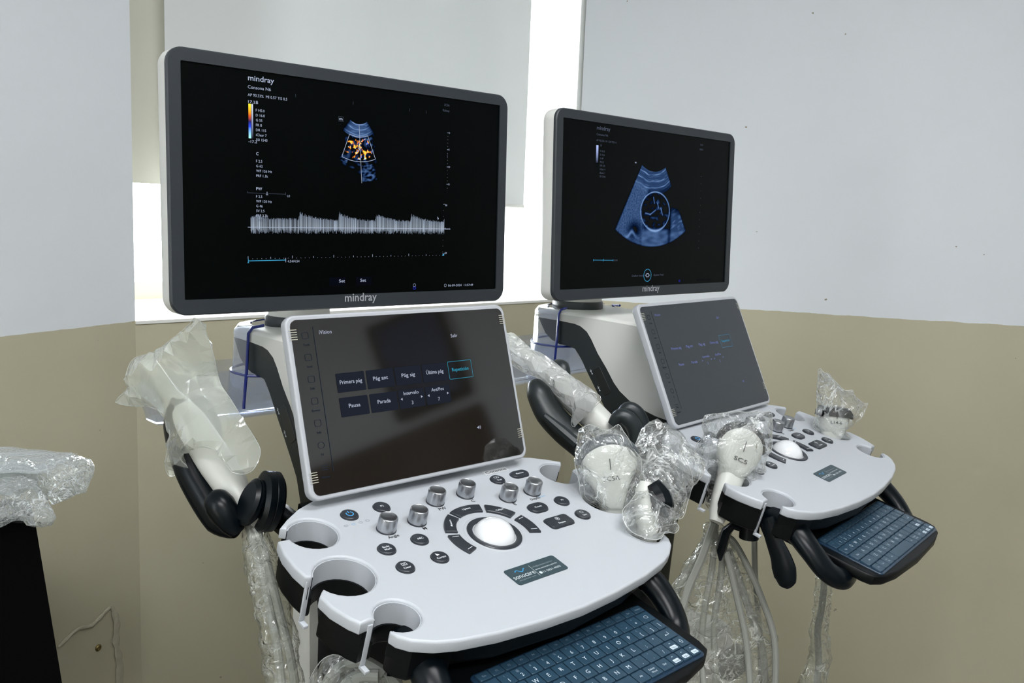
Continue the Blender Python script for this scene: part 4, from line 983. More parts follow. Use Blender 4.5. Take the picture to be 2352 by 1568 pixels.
def bins(parent):
    def cowl():
        mb = MB(); vs = []; fs = []
        # open U-shaped clear wall round the rear of the arm, in two tiers
        def U(off, z, yf=.402): 
            p = []
            for k in range(25):
                a = R(180 * k / 24); p.append((-(.086 + off) * cos(a), .430 + (.062 + off) * sin(a), z))
            return [(-(.086 + off), yf, z)] + p + [((.086 + off), yf, z)]
        loops = [U(-.018, .1945), U(-.002, .1935), U(.003, .187), U(.006, .132), U(.010, .126), U(.014, .085), U(.010, .066), U(-.004, .060)]
        n = len(loops[0])
        for l in loops: vs += l
        for i in range(len(loops) - 1):
            for k in range(n - 1): fs.append((i * n + k, i * n + k + 1, (i + 1) * n + k + 1, (i + 1) * n + k))
        mb.add(vs, fs); return mb.mesh('rear_bin', ACRYL)
    b = link('rear_bin', cached('cowl', cowl), parent, (0, 0, Z0))
    def edge():
        mb = MB()
        for sg in (-1, 1):
            tube(mb, [(sg * .066, .402 if sg < 0 else .375, .1965), (sg * .083, .402, .1945), (sg * .089, .402, .187), (sg * .092, .402, .132), (sg * .096, .402, .090), (sg * .096, .402, .084)], .0022, 8)
        r = [(-.094 * cos(R(180 * k / 24)), .430 + .070 * sin(R(180 * k / 24)), .129) for k in range(25)]
        tube(mb, [(-.070, .385, .129), (-.0925, .402, .129)] + r + [(.0925, .402, .129), (.070, .385, .129)], .0019, 8)
        r = [(-.066 * cos(R(180 * k / 24)), .430 + .043 * sin(R(180 * k / 24)), .1955) for k in range(3, 22)]
        tube(mb, r, .0013, 8)
        return mb.mesh('bin_edge', ACEDGE)
    link('bin_edge', cached('edge', edge), b)
    def tray():
        mb = MB(); W2, y0, y1 = .212, .405, .470
        def loop(ins, z):
            p = rrect(W2 * 2 - 2 * ins, (y1 - y0) - 2 * ins + .02, .03, 6, 0, (y0 + y1) / 2 + .01); return [(x, y, z) for x, y in p]
        L_ = [loop(-.001, .138), loop(.0, .120), loop(.002, .090), loop(.006, .072), loop(.016, .066)]; n = len(L_[0]); vs = []; fs = []
        for l in L_: vs += l
        for i in range(len(L_) - 1):
            for k in range(n): j = (k + 1) % n; fs.append((i * n + k, i * n + j, (i + 1) * n + j, (i + 1) * n + k))
        fs.append(tuple(range(4 * n, 5 * n))); mb.add(vs, fs); return mb.mesh('side_tray', ACRYL)
    t = link('side_tray', cached('tray2', tray), parent, (0, 0, Z0))

def rest(parent, which):
    """probe rest: dark cradle with two oval pads, on the left rear of the console"""
    o = O2 if which == 2 else O1; y = Y2 if which == 2 else Y1
    inv = (Matrix.Translation(o) @ Matrix.Rotation(y, 4, 'Z')).inverted()
    def L_(p): return inv @ Vector(p)
    mb = MB()
    if which == 1:
        tube(mb, smooth_path([L_(at(412, 915, 1.135)), L_(at(405, 975, 1.125)), L_(at(428, 1060, 1.10)), L_(at(460, 1125, 1.085)), L_(at(505, 1190, 1.070)), L_(at(545, 1215, 1.06))], 5), [.010, .017, .019, .020, .021, .012], 16, 0, None, ecc=.9)
        tube(mb, smooth_path([L_(at(490, 1138, 1.045)), L_(at(502, 1155, 1.038)), L_(at(525, 1190, 1.034)), L_(at(546, 1222, 1.034))], 5), [.009, .015, .0175, .0165, .014, .009], 18)
        tube(mb, smooth_path([L_(at(448, 918, 1.17)), L_(at(462, 935, 1.165)), L_(at(480, 975, 1.155)), L_(at(488, 1010, 1.145)), L_(at(478, 1040, 1.14))], 5), [.010, .014, .014, .012, .007], 14)
    else:
        tube(mb, smooth_path([L_(at(1228, 874, 1.47)), L_(at(1238, 902, 1.46)), L_(at(1262, 948, 1.45)), L_(at(1300, 990, 1.44)), L_(at(1340, 1025, 1.43)), L_(at(1375, 1062, 1.43))], 5), [.010, .022, .025, .025, .024, .020], 16, 0, None, ecc=.8)
        tube(mb, smooth_path([L_(at(1250, 955, 1.42)), L_(at(1290, 990, 1.41)), L_(at(1325, 1020, 1.40))], 5), [.006, .010, .010], 10)
        tube(mb, smooth_path([L_(at(1275, 838, 1.52)), L_(at(1290, 845, 1.51)), L_(at(1296, 870, 1.50))], 4), [.010, .014, .010], 12)
    r = link('probe_rest', mb.mesh('probe_rest', BLACKG if which == 1 else DARK), parent); 
    # pads
    for k in range(2):
        mb = MB()
        if which == 1:
            c0, c1, rr, dd = ((at(566, 1150, 1.030), at(588, 1156, 1.040), .0175, .030), (at(592, 1150, 1.045), at(637, 1152, 1.060), .0265, .044))[k]
            ax = L_(c1) - L_(c0); M = Matrix.Translation(L_(c0)) @ ax.to_track_quat('Z', 'Y').to_matrix().to_4x4()
            Ll = ax.length; s = 1.36 if k else 1.6
            M = M @ Matrix.Scale(s, 4, (0, 1, 0))
            lathe(mb, [(rr * .8, 0), (rr, .004), (rr, Ll * .5 - .001), (rr * .975, Ll * .5), (rr, Ll * .5 + .001), (rr, Ll - .004), (rr * .86, Ll)], 32, 0, M)
        else:
            pts = ([(1405, 975), (1422, 955), (1442, 962), (1458, 985), (1462, 1020)], [(1418, 965), (1440, 938), (1462, 950), (1478, 985), (1480, 1020)])[k]
            Yd = (1.40, 1.44)[k]
            tube(mb, smooth_path([L_(at(a, b, Yd)) for a, b in pts], 5), [.007, .011, .013, .013, .012], 14)
        link('rest_pad', mb.mesh('rest_pad', BLACKG if which == 1 else DARK, True, 30), parent)
    mb = MB()
    if which == 1: tube(mb, [L_(at(600, 1190, 1.06)), L_(at(640, 1185, 1.10)), (-.13, .19, Z0 - .03)], .018, 12)
    else: tube(mb, [L_(at(1455, 1010, 1.44)), (-.12, .19, Z0 - .02)], .018, 12)
    link('rest_arm', mb.mesh('rest_arm', BLACK), parent)

O1 = Vector((-.0115, 1.0112, FZ)); Y1 = R(44.4175)
O2 = Vector((.4485, 1.4448, FZ)); Y2 = R(50.6858)
def machine(which):
    o, y = (O1, Y1) if which == 1 else (O2, Y2)
    t = link('ultrasound_machine', None, loc=o, rot=(0, 0, y))
    if which == 2: t['far'] = 1
    tag(t, 'ultrasound machine with the colour Doppler scan and waveform on its large monitor' if which == 1 else 'ultrasound machine with the blue fetal head scan on its monitor', 'ultrasound machine', 'ultrasound machines by the window')
    arm(t); lower(t)
    if which == 1:
        monitor(t, .0150, .2931, .3809, R(-1.8218), R(1.1139), 1); touch(t, -.0102, .1340, .1415, R(-1.10), R(16.97), 1)
    else:
        monitor(t, .0270, .2909, .3762, R(-5.738), R(1.884), 2); touch(t, .0132, .1576, .1321, R(-2.113), R(24.81), 2)
    console(t); keyboard(t); bins(t); rest(t, which)
    return t
m1 = machine(1); m2 = machine(2)

# ------------------------------------------------------------------ probes
def frame(o, zdir, xdir):
    z = Vector(zdir).normalized(); x = Vector(xdir); x = (x - z * x.dot(z)).normalized(); y = z.cross(x)
    return Matrix(((x.x, y.x, z.x, o[0]), (x.y, y.y, z.y, o[1]), (x.z, y.z, z.z, o[2]), (0, 0, 0, 1)))
def loft(mb, secs, n=32, mi=0, M=None, p=2.6, cap=True):
    """superelliptic sections (z, rx, ry, cx)"""
    vs = []; fs = []
    for z, rx, ry, cx in secs:
        for k in range(n):
            a = 2 * pi * k / n; c, s_ = cos(a), sin(a)
            vs.append((cx + rx * abs(c) ** (2 / p) * (1 if c > 0 else -1), ry * abs(s_) ** (2 / p) * (1 if s_ > 0 else -1), z))
    for i in range(len(secs) - 1):
        for k in range(n): j = (k + 1) % n; fs.append((i * n + k, i * n + j, (i + 1) * n + j, (i + 1) * n + k))
    if cap: fs.append(tuple(range(n - 1, -1, -1))); fs.append(tuple(range((len(secs) - 1) * n, len(secs) * n)))
    mb.add(vs, fs, mi, M)
VIEWX = rt.copy()
def convex_probe(name, label, base, top, xdir, half, word, lens_mat=HAZE):
    """curved-array probe: handle at base, head at top; half = half width of the head"""
    b = Vector(base); t = Vector(top); Ln = (t - b).length; M = frame(b, t - b, xdir)
    root = link(name, None); root.matrix_world = M; tag(root, label, 'probe', 'probes in the console cups')
    k = half
    mb = MB(); hh = Ln
    secs = [(-.032, .010, .009, 0), (-.018, .014, .012, 0), (0, .017, .014, 0), (hh * .22, .0185, .0150, 0), (hh * .40, k * .62, .0165, 0), (hh * .55, k * .90, .0175, 0), (hh * .68, k * 1.0, .018, 0), (hh * .78, k * 1.01, .018, 0), (hh * .86, k * .97, .0175, 0), (hh * .92, k * .84, .0165, 0), (hh * .965, k * .62, .015, 0), (hh * .985, k * .35, .012, 0)]
    loft(mb, secs, 40, 0, None, 2.5)
    link('probe_body', mb.mesh('probe_body', WAND, True, 60), root)
    mb = MB(); P = [(k * 1.04 * sin(R(a)), 0, hh * .70 + (hh * .295) * cos(R(a))) for a in range(-82, 83, 8)]
    tube(mb, P, [.004, .0068, .0085, .009, .009, .0085, .0068, .004], 12, 0, None, ecc=1.75, ref=(0, 1, 0)); link('probe_lens', mb.mesh('probe_lens', lens_mat), root)
    mb = MB(); text(mb, word, 0, hh * .52, .0085, 0, 0, .021, 'C', True, Matrix.Translation((0, -.0186, 0)) @ XZ); rect2(mb, -.0006, hh * .66, .0006, hh * .80, 0, 0, Matrix.Translation((0, -.0190, 0)) @ XZ)
    link('probe_print', mb.mesh('probe_print', INK, False), root)
    return root
def facing(o, up_):
    """x axis to the right as seen from the room, so the print faces the front"""
    return VIEWX
# curved probe standing in the right middle cup of the near machine
convex_probe('curved_probe', 'ivory curved ultrasound probe with a grey head, bagged, in the near console right cup', at(1411, 1190, 1.150), at(1392, 1012, 1.160), Vector((rt.x, rt.y, -.22)), .0365, '3C5A')
# curved probe in the left cup of the far machine
convex_probe('curved_probe', 'white curved ultrasound probe leaning over the far console, bagged, black rim at its right', at(1660, 1150, 1.285), at(1713, 985, 1.33), Vector((rt.x, rt.y, -.45)), .0335, 'SC5', BLACKG)

def small_probe(label, base, top, xdir, k, hh, word):
    b = Vector(base); t = Vector(top); M = frame(b, t - b, xdir); hh = (t - b).length
    root = link('linear_probe', None); root.matrix_world = M; tag(root, label, 'probe', 'probes in the console cups')
    mb = MB(); loft(mb, [(-.055, .010, .009, 0), (0, .015, .013, 0), (hh * .30, k * .86, .015, 0), (hh * .55, k * .98, .016, 0), (hh * .80, k * 1.0, .016, 0), (hh * .93, k * .90, .015, 0), (hh * .97, k * .80, .014, 0)], 40, 0, None, 3)
    link('probe_body', mb.mesh('probe_body', WAND, True, 60), root)
    mb = MB(); w_ = .0125
    o = [(-k * 1.05, hh * .70), (-k * 1.02, hh * .86), (-k * .80, hh * 1.0), (k * .80, hh * 1.0), (k * 1.06, hh * .84), (k * 1.10, hh * .70), (k * .96, hh * .70), (k * .90, hh * .82), (k * .70, hh * .90), (-k * .70, hh * .90), (-k * .88, hh * .84), (-k * .96, hh * .70)]
    prism(mb, o, -w_ * 1.4, w_ * 1.4, 0, .002, XZ, .002); link('probe_lens', mb.mesh('probe_lens', BLACKG), root)
    mb = MB(); text(mb, word, 0, hh * .52, .0075, 0, 0, .020, 'C', True, Matrix.Translation((0, -.0166, 0)) @ XZ); rect2(mb, -.0005, hh * .68, .0005, hh * .82, 0, 0, Matrix.Translation((0, -.0172, 0)) @ XZ)
    link('probe_print', mb.mesh('probe_print', INK, False), root); return root
small_probe('small white linear probe with a black angular tip, bagged, in the far console right cup', at(1908, 1010, 1.58), at(1917, 934, 1.585), Vector((rt.x, rt.y, -.36)), .0265, .06, 'L14-6')
# second probe in the right front cup of the near machine: white handle, black head leaning right
t = link('angled_probe', None); tag(t, 'white probe with a dark head leaning right in the near console front right cup', 'probe', 'probes in the console cups')
mb = MB(); tube(mb, smooth_path([at(1484, 1262, 1.115), at(1486, 1215, 1.115), at(1484, 1175, 1.12), at(1480, 1140, 1.125), at(1484, 1105, 1.13)], 6), [.013, .017, .018, .0175, .015, .009], 24, 0, None, ecc=.8); link('probe_body', mb.mesh('probe_body', WAND), t)
mb = MB(); tube(mb, smooth_path([at(1500, 1108, 1.12), at(1516, 1135, 1.115), at(1522, 1158, 1.11), at(1514, 1178, 1.105)], 6), [.010, .016, .017, .013], 8, 0, None, ecc=.8); link('probe_lens', mb.mesh('probe_lens', BLACKG), t)

def wand(label, p0, p1, r, tipfrac, tie=None):
    p0 = Vector(p0); p1 = Vector(p1); L_ = (p1 - p0).length; M = frame(p0, p1 - p0, VIEWX)
    root = link('wand_probe', None); root.matrix_world = M; tag(root, label, 'probe', 'long probes in the side rests')
    mb = MB(); lathe(mb, [(r * .30, -.035), (r * .42, -.020), (r * .50, 0), (r * .78, .012), (r * .94, .028), (r, .06), (r, L_ * .45), (r * .97, L_ * .55), (r * .72, L_ * .66), (r * .50, L_ * .74)], 36); link('probe_body', mb.mesh('probe_body', WAND, True, 60), root)
    mb = MB(); lathe(mb, [(r * .50, L_ * .735), (r * .47, L_ * .90), (r * .46, L_ * .97), (r * .36, L_ * .99), (r * .15, L_)], 28); link('probe_tip', mb.mesh('probe_tip', mat('pale_probe_tip', (214, 216, 206), 0.3)), root)
    if tie:
        mb = MB(); lathe(mb, [(r * .44, -.024), (r * .50, -.024), (r * .50, -.018), (r * .44, -.018)], 24, 0, None, False); link('tie', mb.mesh('tie', YELLOW), root)
    return root
wand('ivory wand probe lying in the near machine side rest under a milky bag', at(556, 1150, 1.055), at(340, 830, 1.185), .0215, .3, True)
wand('ivory wand probe in the far machine side rest behind the near touch screen', at(1410, 1000, 1.42), at(1165, 770, 1.56), .0235, .3)

# ------------------------------------------------------------------ plastic bags
def fbm(p, s):
    return noise.noise(p * s) + 0.5 * noise.noise(p * s * 2.1) + 0.25 * noise.noise(p * s * 4.3)
def ridg(p, s):
    return (1 - abs(noise.noise(p * s)) * 2) * 0.6 + (1 - abs(noise.noise(p * s * 2.3 + Vector((3, 1, 7)))) * 2) * 0.3
def pillow(outline, thick, crump, cs=26, res=0.006, edge=0.35, depth_var=0.0):
    """crumpled two-sided plastic bag from a closed 3-D outline (a roughly flat loop)"""
    P = [Vector(p) for p in outline]; c = sum(P, Vector()) / len(P)
    nrm = Vector()
    for i in range(len(P)): nrm += (P[i] - c).cross(P[(i + 1) % len(P)] - c)
    nrm.normalize()
    if nrm.y > 0: nrm = -nrm
    ux = VIEWX - nrm * VIEWX.dot(nrm); ux.normalize(); uy = nrm.cross(ux)
    flat = [Vector(((p - c).dot(ux), (p - c).dot(uy))) for p in P]; offs = [(p - c).dot(nrm) for p in P]
    # resample the boundary
    bd = []; bo = []
    for i in range(len(flat)):
        a, b = flat[i], flat[(i + 1) % len(flat)]; k = max(1, int((b - a).length / (res * .6)))
        for q in range(k): t = q / k; bd.append(a.lerp(b, t)); bo.append(offs[i] * (1 - t) + offs[(i + 1) % len(offs)] * t)
    nb = len(bd)
    bd = [p + Vector((noise.noise(Vector((p.x, p.y, 1)) * 90), noise.noise(Vector((p.x, p.y, 5)) * 90))) * res * .35 for p in bd]
    xs = [p.x for p in bd]; ys = [p.y for p in bd]
    def inside(x, y):
        r_ = False; j = nb - 1
        for i in range(nb):
            if (bd[i].y > y) != (bd[j].y > y) and x < (bd[j].x - bd[i].x) * (y - bd[i].y) / (bd[j].y - bd[i].y) + bd[i].x: r_ = not r_
            j = i
        return r_
    pts = list(bd); y = min(ys)
    row = 0
    while y < max(ys):
        x = min(xs) + (res / 2 if row % 2 else 0)
        while x < max(xs):
            if inside(x, y):
                q = Vector((x + random.uniform(-.45, .45) * res, y + random.uniform(-.45, .45) * res))
                if min((q - b).length_squared for b in bd) > (res * .35) ** 2: pts.append(q)
            x += res
        y += res * .87; row += 1
    r = geometry.delaunay_2d_cdt(pts, [(i, (i + 1) % nb) for i in range(nb)], [], 1, 1e-6)
    V2, _, Fc = r[0], r[1], r[2]
    orig = r[3]
    mb = MB(); front = []; back = []
    for i, q in enumerate(V2):
        o = orig[i][0] if orig[i] else -1
        dd = [(q - b).length for b in bd]; dm = min(dd); base = 0.0; wsum = 0.0
        for b_, d_ in zip(range(nb), dd): w_ = 1 / (d_ * d_ + 1e-6); base += bo[b_] * w_; wsum += w_
        base /= wsum
        infl = thick * (1 - math.exp(-dm / (thick * edge + 1e-6)))
        p3 = c + ux * q.x + uy * q.y + nrm * base
        k = min(1, dm / .006)
        cf = ridg(p3, cs) * crump + fbm(p3, cs * .5) * crump * .8; cb = ridg(p3 + Vector((9, 9, 9)), cs) * crump
        front.append(p3 + nrm * (infl + cf * k)); back.append(p3 - nrm * (infl + cb * k))
    n = len(V2); bdset = set(i for i in range(n) if orig[i] and orig[i][0] < nb)
    vs = front + back; fs = []
    for f in Fc:
        if len(f) == 3:
            a, b, d = f; fs.append((a, b, d)); fs.append(tuple(n + q if q not in bdset else q for q in (d, b, a)))
    mb.add(vs, fs); return mb
def px_loop(z, ox, oy, Y, pts, dy=None):
    """outline read off the photograph at true distance Y; optional depth offset per point"""
    return [at(ox + p[0] / z, oy + p[1] / z, Y + (p[2] if len(p) > 2 else 0)) for p in pts]
def bag(name, label, cat, loop, thick, crump, m, group=None, cs=26, res=.0105):
    o = link(name, pillow(loop, thick, crump, cs, res).mesh(name, m, True, 14)); tag(o, label, cat, group)
    mb = MB(); lp = [Vector(q) for q in loop] + [Vector(loop[0])]; tube(mb, smooth_path(lp, 3), .00055, 6); link('bag_edge', mb.mesh('bag_edge', HEM), o); return o
G_ = 'clear plastic bags on the probes'
bag('plastic_bag', 'large milky plastic bag over the wand probe at the near machine left side', 'plastic bag',
    px_loop(3.919, 250, 720, 1.10, [(770, 36, -.06), (815, 60, -.06), (860, 150, -.05), (905, 250, -.04), (950, 400, -.03), (985, 560), (1015, 650), (1110, 790, -.02), (1205, 950, -.04), (1320, 1130, -.06), (1365, 1240, -.07), (1325, 1370, -.08), (1240, 1440, -.08), (1110, 1425, -.08), (1040, 1330, -.07), (985, 1240, -.065), (800, 1190, -.055), (640, 1290, -.03), (715, 1390, -.02), (640, 1435), (545, 1460), (508, 1340), (545, 1100), (520, 930, .03), (370, 840, .05), (240, 835, .05), (60, 795, .05), (165, 680, .04), (150, 590, .04), (180, 470, .04), (240, 395, .03), (400, 350, .01), (540, 250, -.02), (700, 120, -.05)]), .009, .0030, MILKY, G_, 12, .013)
bag('plastic_bag', 'shiny clear bag with a ribbed zip edge sleeved over the far wand probe', 'plastic bag',
    px_loop(5.406, 1140, 750, 1.46, [(60, 40, .05), (110, 70, .04), (280, 140, .03), (420, 275), (560, 330), (740, 455), (900, 590, -.02), (1050, 690, -.03), (1210, 800, -.05), (1300, 900, -.06), (1170, 1040, -.06), (1060, 1150, -.05), (960, 1240, -.05), (930, 1180, -.05), (950, 1040, -.04), (860, 960, -.03), (720, 830), (640, 720), (560, 660), (430, 605), (330, 560), (170, 460, .02), (60, 400, .03)]), .022, .0055, BRIGHT, G_, 24)
bag('plastic_bag', 'clear crinkled bag with pointed corners over the near curved probe', 'plastic bag',
    px_loop(4.9, 1300, 940, 1.15, [(145, 225), (215, 190), (270, 170), (350, 205), (430, 232), (500, 225), (590, 170), (645, 245), (710, 340), (765, 450), (830, 530), (852, 580), (850, 680), (880, 770), (850, 900), (740, 1060), (660, 1130), (560, 1150), (470, 1142), (380, 1112), (270, 1060), (200, 1000), (160, 940), (150, 820), (115, 700), (100, 590), (125, 400)]), .024, .0045, PLASTIC, G_, 26)
bag('plastic_bag', 'large clear bag over the dark headed probe between the two consoles', 'plastic bag',
    px_loop(4.9, 1300, 940, 1.13, [(940, 148, .10), (1010, 165, .10), (1100, 200, .11), (1200, 275, .12), (1300, 350, .12), (1340, 420, .11), (1480, 520, .10), (1560, 640, .10), (1540, 740, .09), (1430, 862, .07), (1370, 1040, .04), (1310, 1222, .02), (1180, 1228, .01), (1255, 1290, -.03), (1270, 1345, -.04), (1220, 1392, -.05), (1120, 1375, -.055), (1080, 1440, -.06), (1000, 1465, -.065), (880, 1440, -.065), (760, 1390, -.06), (680, 1310, -.055), (645, 1220, -.05), (640, 1130, -.04), (720, 1040, -.03), (800, 920, -.01), (880, 770, .02), (790, 650, .05), (715, 610, .06), (740, 480, .08), (800, 350, .09), (850, 230, .10)]), .022, .0050, PLASTIC, G_, 24)
bag('plastic_bag', 'crinkled clear bag over the curved probe in the far console left cup', 'plastic bag',
    px_loop(4.704, 1600, 880, 1.31, [(85, 350), (140, 335), (200, 332), (300, 318), (420, 300), (530, 312), (640, 308), (740, 312), (805, 312), (818, 420), (815, 560), (812, 700), (765, 790), (740, 880), (728, 965), (650, 975), (600, 1050), (550, 1105), (430, 1095), (300, 1070), (240, 1180), (200, 1330), (110, 1360), (90, 1290), (130, 1100), (150, 980), (60, 900), (-10, 760), (10, 640), (80, 560), (60, 470)]), .026, .0055, PLASTIC, G_, 30)
bag('plastic_bag', 'clear bag pinched to two points over the linear probe at the far console right', 'plastic bag',
    px_loop(7.84, 1840, 820, 1.58, [(310, 225), (350, 205), (410, 275), (500, 300), (560, 375), (660, 480), (770, 590), (860, 600), (930, 595), (960, 685), (1050, 770), (1140, 835), (1205, 830), (1160, 940), (1100, 1080), (1020, 1150), (900, 1240), (800, 1330), (860, 1400), (895, 1480), (800, 1500), (620, 1480), (470, 1420), (330, 1350), (210, 1235), (250, 1100), (285, 900), (290, 650), (305, 400)]), .026, .0040, PLASTIC, G_, 30)

# ------------------------------------------------------------------ cables and their sheaths
def cable(label, pts, r, group, m=CABLE):
    mb = MB(); tube(mb, smooth_path(pts, 6), r, 10); o = link('cable', mb.mesh('cable', m)); tag(o, label, 'cable', group); return o
def sheath(name, label, pts, r, m=SLEEVE, wob=.006, ws=45, sub=12, n=26, ecc=1.0, ref=None):
    mb = MB(); tube(mb, smooth_path(pts, sub), r, n, 0, None, wob=wob, ws=ws, cap=False, ecc=ecc, ref=ref); o = link(name, mb.mesh(name, m, True, 30)); tag(o, label, 'plastic sheath'); return o
Gc = 'grey cable hanging from the near wand probe in the left sheath'
for k, dx in enumerate((-9, 8)):
    cable(Gc, [at(562 + dx * .3, 1172, 1.055), at(590 + dx, 1240, 1.045), at(612 + dx, 1320, 1.03), at(636 + dx * 1.2, 1420, 1.01), at(655 + dx * 1.6, 1510, 1.0), at(668 + dx * 2, 1620, .99), at(676 + dx * 2, 1760, .98)], .0052, 'cables in the near left sheath')
sheath('plastic_sheath', 'crinkled clear sheath hanging from the near wand probe at the left', [at(566, 1168, 1.055), at(584, 1225, 1.05), at(600, 1290, 1.035), at(620, 1370, 1.02), at(638, 1460, 1.005), at(650, 1540, 1.0), at(662, 1650, .99), at(670, 1780, .98)], [.008, .014, .018, .018, .020, .021, .020, .021], wob=.005)
# loops between the machines
Gm = 'grey cable looped inside the big sheath between the two machines'
loops = [[(1640, 1200), (1612, 1280), (1575, 1370), (1560, 1470), (1575, 1620)], [(1644, 1205), (1636, 1300), (1618, 1400), (1612, 1500), (1622, 1640)], [(1650, 1230), (1660, 1260), (1655, 1330), (1640, 1450), (1650, 1640)],
         [(1672, 1262), (1700, 1340), (1728, 1420), (1752, 1500), (1760, 1640)], [(1668, 1265), (1690, 1360), (1712, 1460), (1722, 1560), (1725, 1660)], [(1655, 1235), (1680, 1238), (1712, 1290), (1752, 1380), (1780, 1480), (1778, 1640)], [(1628, 1230), (1580, 1310), (1545, 1380), (1530, 1480), (1540, 1640)]]
for i, lp in enumerate(loops):
    cable(Gm, [at(x, y, 1.335 + .012 * (i % 4) - (y - 1200) * .00008) for x, y in lp], .0050 if i % 3 else .0060, 'cables in the sheath between the machines')
sheath('plastic_sheath', 'wide crinkled clear sheath full of cable loops between the machines', [at(1640, 1200, 1.345), at(1640, 1240, 1.35), at(1640, 1300, 1.35), at(1640, 1370, 1.35), at(1655, 1450, 1.35), at(1662, 1530, 1.35), at(1665, 1640, 1.34), at(1665, 1800, 1.34)], [.008, .022, .045, .062, .074, .078, .078, .075], wob=.012, ws=26, sub=14, n=44, ecc=.42, ref=(0, 1, 0))
cable('thin grey cable hanging straight behind the black cable hooks', [at(1733, 1205, 1.36), at(1733, 1260, 1.36), at(1735, 1330, 1.37), at(1745, 1450, 1.38), at(1750, 1650, 1.38)], .0045, 'cables behind the far console')
# right cable in its sheath
cable('grey cable hanging alone at the right below the far keyboard', [at(1890, 1250, 1.62), at(1893, 1330, 1.62), at(1888, 1390, 1.62), at(1878, 1450, 1.62), at(1880, 1530, 1.62), at(1866, 1640, 1.62)], .0062, 'cables behind the far console')
sheath('plastic_sheath', 'narrow clear sheath hanging alone below the far keyboard', [at(1890, 1260, 1.62), at(1893, 1330, 1.62), at(1888, 1390, 1.62), at(1882, 1450, 1.62), at(1884, 1510, 1.62), at(1868, 1560, 1.62), at(1850, 1640, 1.62)], [.010, .014, .013, .017, .018, .024, .026], wob=.005)
# bundle at the bottom left under the near console
for i, lp in enumerate([[(735, 1640), (790, 1555), (850, 1535), (900, 1560), (960, 1640)], [(720, 1640), (770, 1545), (830, 1520), (880, 1545)], [(745, 1640), (810, 1560), (870, 1552)]]):
    cable('pale grey cable coiled in the bag under the near console front left', [at(x, y, .93 - .01 * i) for x, y in lp], .0070, 'cables under the near console')
bag('plastic_bag', 'clear crinkled bag of coiled cable under the near console front left', 'plastic bag', [at(x, y, .92) for x, y in ((705, 1600), (712, 1560), (735, 1520), (765, 1503), (800, 1512), (840, 1520), (880, 1545), (900, 1600), (890, 1680), (720, 1680))], .018, .004, PLASTIC, G_, 30)

# ------------------------------------------------------------------ wrapped equipment at the left edge
bw = link('bubble_wrap', None); tag(bw, 'crumpled bubble wrap bundle on the black stand at the left edge', 'bubble wrap')
lp1 = [(-60, 1050), (0, 1045), (50, 1052), (90, 1062), (130, 1052), (160, 1042), (188, 1046), (208, 1055), (217, 1068), (216, 1086), (206, 1104), (196, 1131), (180, 1134), (160, 1144), (120, 1160), (112, 1150), (60, 1120), (20, 1135), (-60, 1140)]
lp2 = [(-60, 1105), (0, 1098), (40, 1092), (80, 1100), (96, 1130), (112, 1155), (129, 1188), (118, 1207), (96, 1212), (68, 1208), (58, 1196), (30, 1198), (0, 1212), (-60, 1215)]
link('crumpled_end', pillow([at(x, y, 1.15 - (y - 1030) * .0003) for x, y in lp1], .026, .0065, 55, .0055, .5).mesh('crumpled_end', BUBBLE, True, 25), bw)
link('loose_flap', pillow([at(x, y, 1.10) for x, y in lp2], .016, .0060, 50, .0060, .5).mesh('loose_flap', BUBBLE, True, 25), bw)
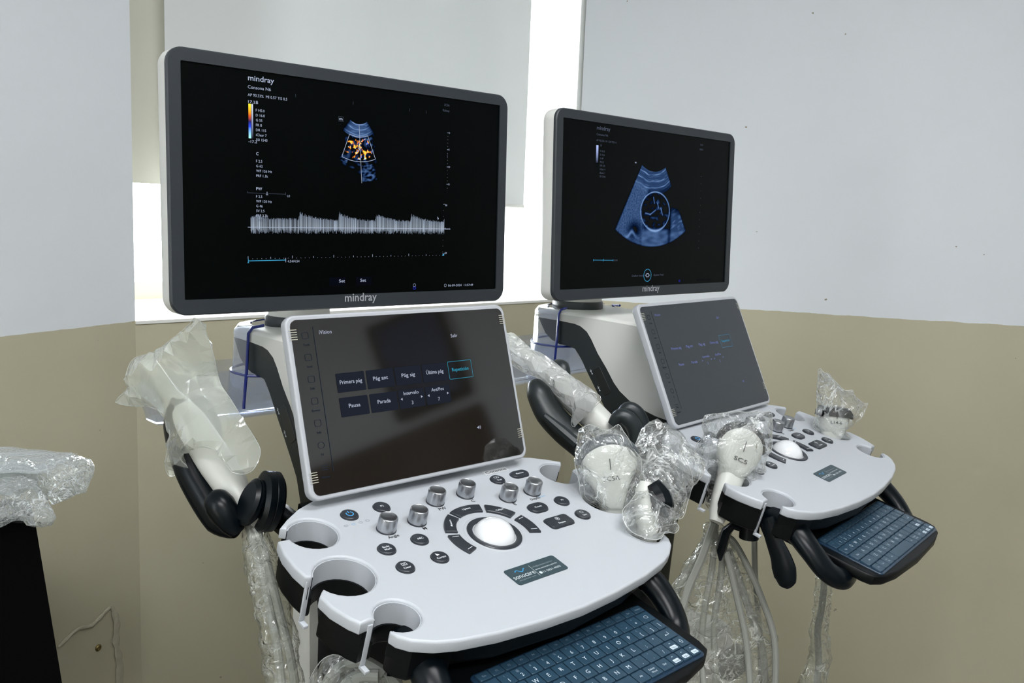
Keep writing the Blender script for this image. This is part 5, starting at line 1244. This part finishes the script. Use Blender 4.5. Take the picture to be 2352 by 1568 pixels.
# flat top sheet with rows of air cells
T0, T1, T2, T3 = at(-60, 1090, 1.10), at(100, 1090, 1.10), at(180, 1046, 1.25), at(-60, 1024, 1.27)
mb = MB(); g = 26
def tp(u, v):
    p = T0.lerp(T1, u).lerp(T3.lerp(T2, u), v); return p + Vector((0, 0, .003 * noise.noise(p * 30) + .0015))
for j in range(g + 1):
    for i in range(g + 1): mb.v.append(tuple(tp(i / g, j / g)))
for j in range(g):
    for i in range(g): q = j * (g + 1) + i; mb.f.append((q, q + 1, q + g + 2, q + g + 1)); mb.m.append(0)
link('top_sheet', mb.mesh('top_sheet', BUBBLE), bw)
mb = MB()
cell = [(cos(a) * .0042, sin(a) * .0042, 0) for a in [2 * pi * k / 8 for k in range(8)]] + [(cos(a) * .0030, sin(a) * .0030, .0018) for a in [2 * pi * k / 8 for k in range(8)]]
cf = [(k, (k + 1) % 8, 8 + (k + 1) % 8, 8 + k) for k in range(8)] + [tuple(range(8, 16))]
for j in range(17):
    for i in range(24):
        p = tp((i + .5 * (j % 2) + .3) / 25, (j + .5) / 17); mb.add(cell, cf, 0, Matrix.Translation(p))
link('air_cells', mb.mesh('air_cells', COILF), bw, kind='stuff')
# padded board inside the wrap
mb = MB(); q0 = at(60, 1120, 1.16); box(mb, q0 + Vector((-.10, .03, 0)), (.18, .06, .03), 0, None, .012)
o = link('padding_foam', mb.mesh('padding_foam', mat('pale_foam', (206, 210, 208), 0.7, noise_amt=.1))); tag(o, 'pale foam block wrapped inside the bubble wrap at the left', 'foam')
# black stand under it
bs = link('black_stand', None); tag(bs, 'plain black stand under the bubble wrap at the left edge', 'stand')
mb = MB(); a0 = at(100, 1190, 1.14); a1 = at(176, 1640, 1.06)
top_ = [(a0.x - .34, a0.y - .02), (a0.x, a0.y - .02), (a0.x - .055, a0.y + .07), (a0.x - .34, a0.y + .07)]; bot_ = [(a1.x - .45, a1.y - .02), (a1.x, a1.y - .02), (a1.x - .075, a1.y + .10), (a1.x - .45, a1.y + .10)]
dz = a1.z - a0.z; k = (FZ + .06 - a0.z) / dz
low_ = [(t_[0] + (b_[0] - t_[0]) * 1.6, t_[1] + (b_[1] - t_[1]) * 1.6) for t_, b_ in zip(top_, bot_)]
vs = [(x, y, FZ + .05) for x, y in low_] + [(x, y, a1.z) for x, y in bot_] + [(x, y, a0.z) for x, y in top_]
fs = [(3, 2, 1, 0), (8, 9, 10, 11)]
for i in range(2):
    for j in range(4): n_ = (j + 1) % 4; fs.append((i * 4 + j, i * 4 + n_, i * 4 + 4 + n_, i * 4 + 4 + j))
mb.add(vs, fs); link('stand_body', mb.mesh('stand_body', mat('matt_black_board', (2, 2, 2), 0.75, spec=0.03), False), bs)
mb = MB(); box(mb, (a1.x - .22, a1.y + .06, FZ + .03), (.52, .30, .06), 0, None, .01); link('plinth', mb.mesh('plinth', BLACK), bs)
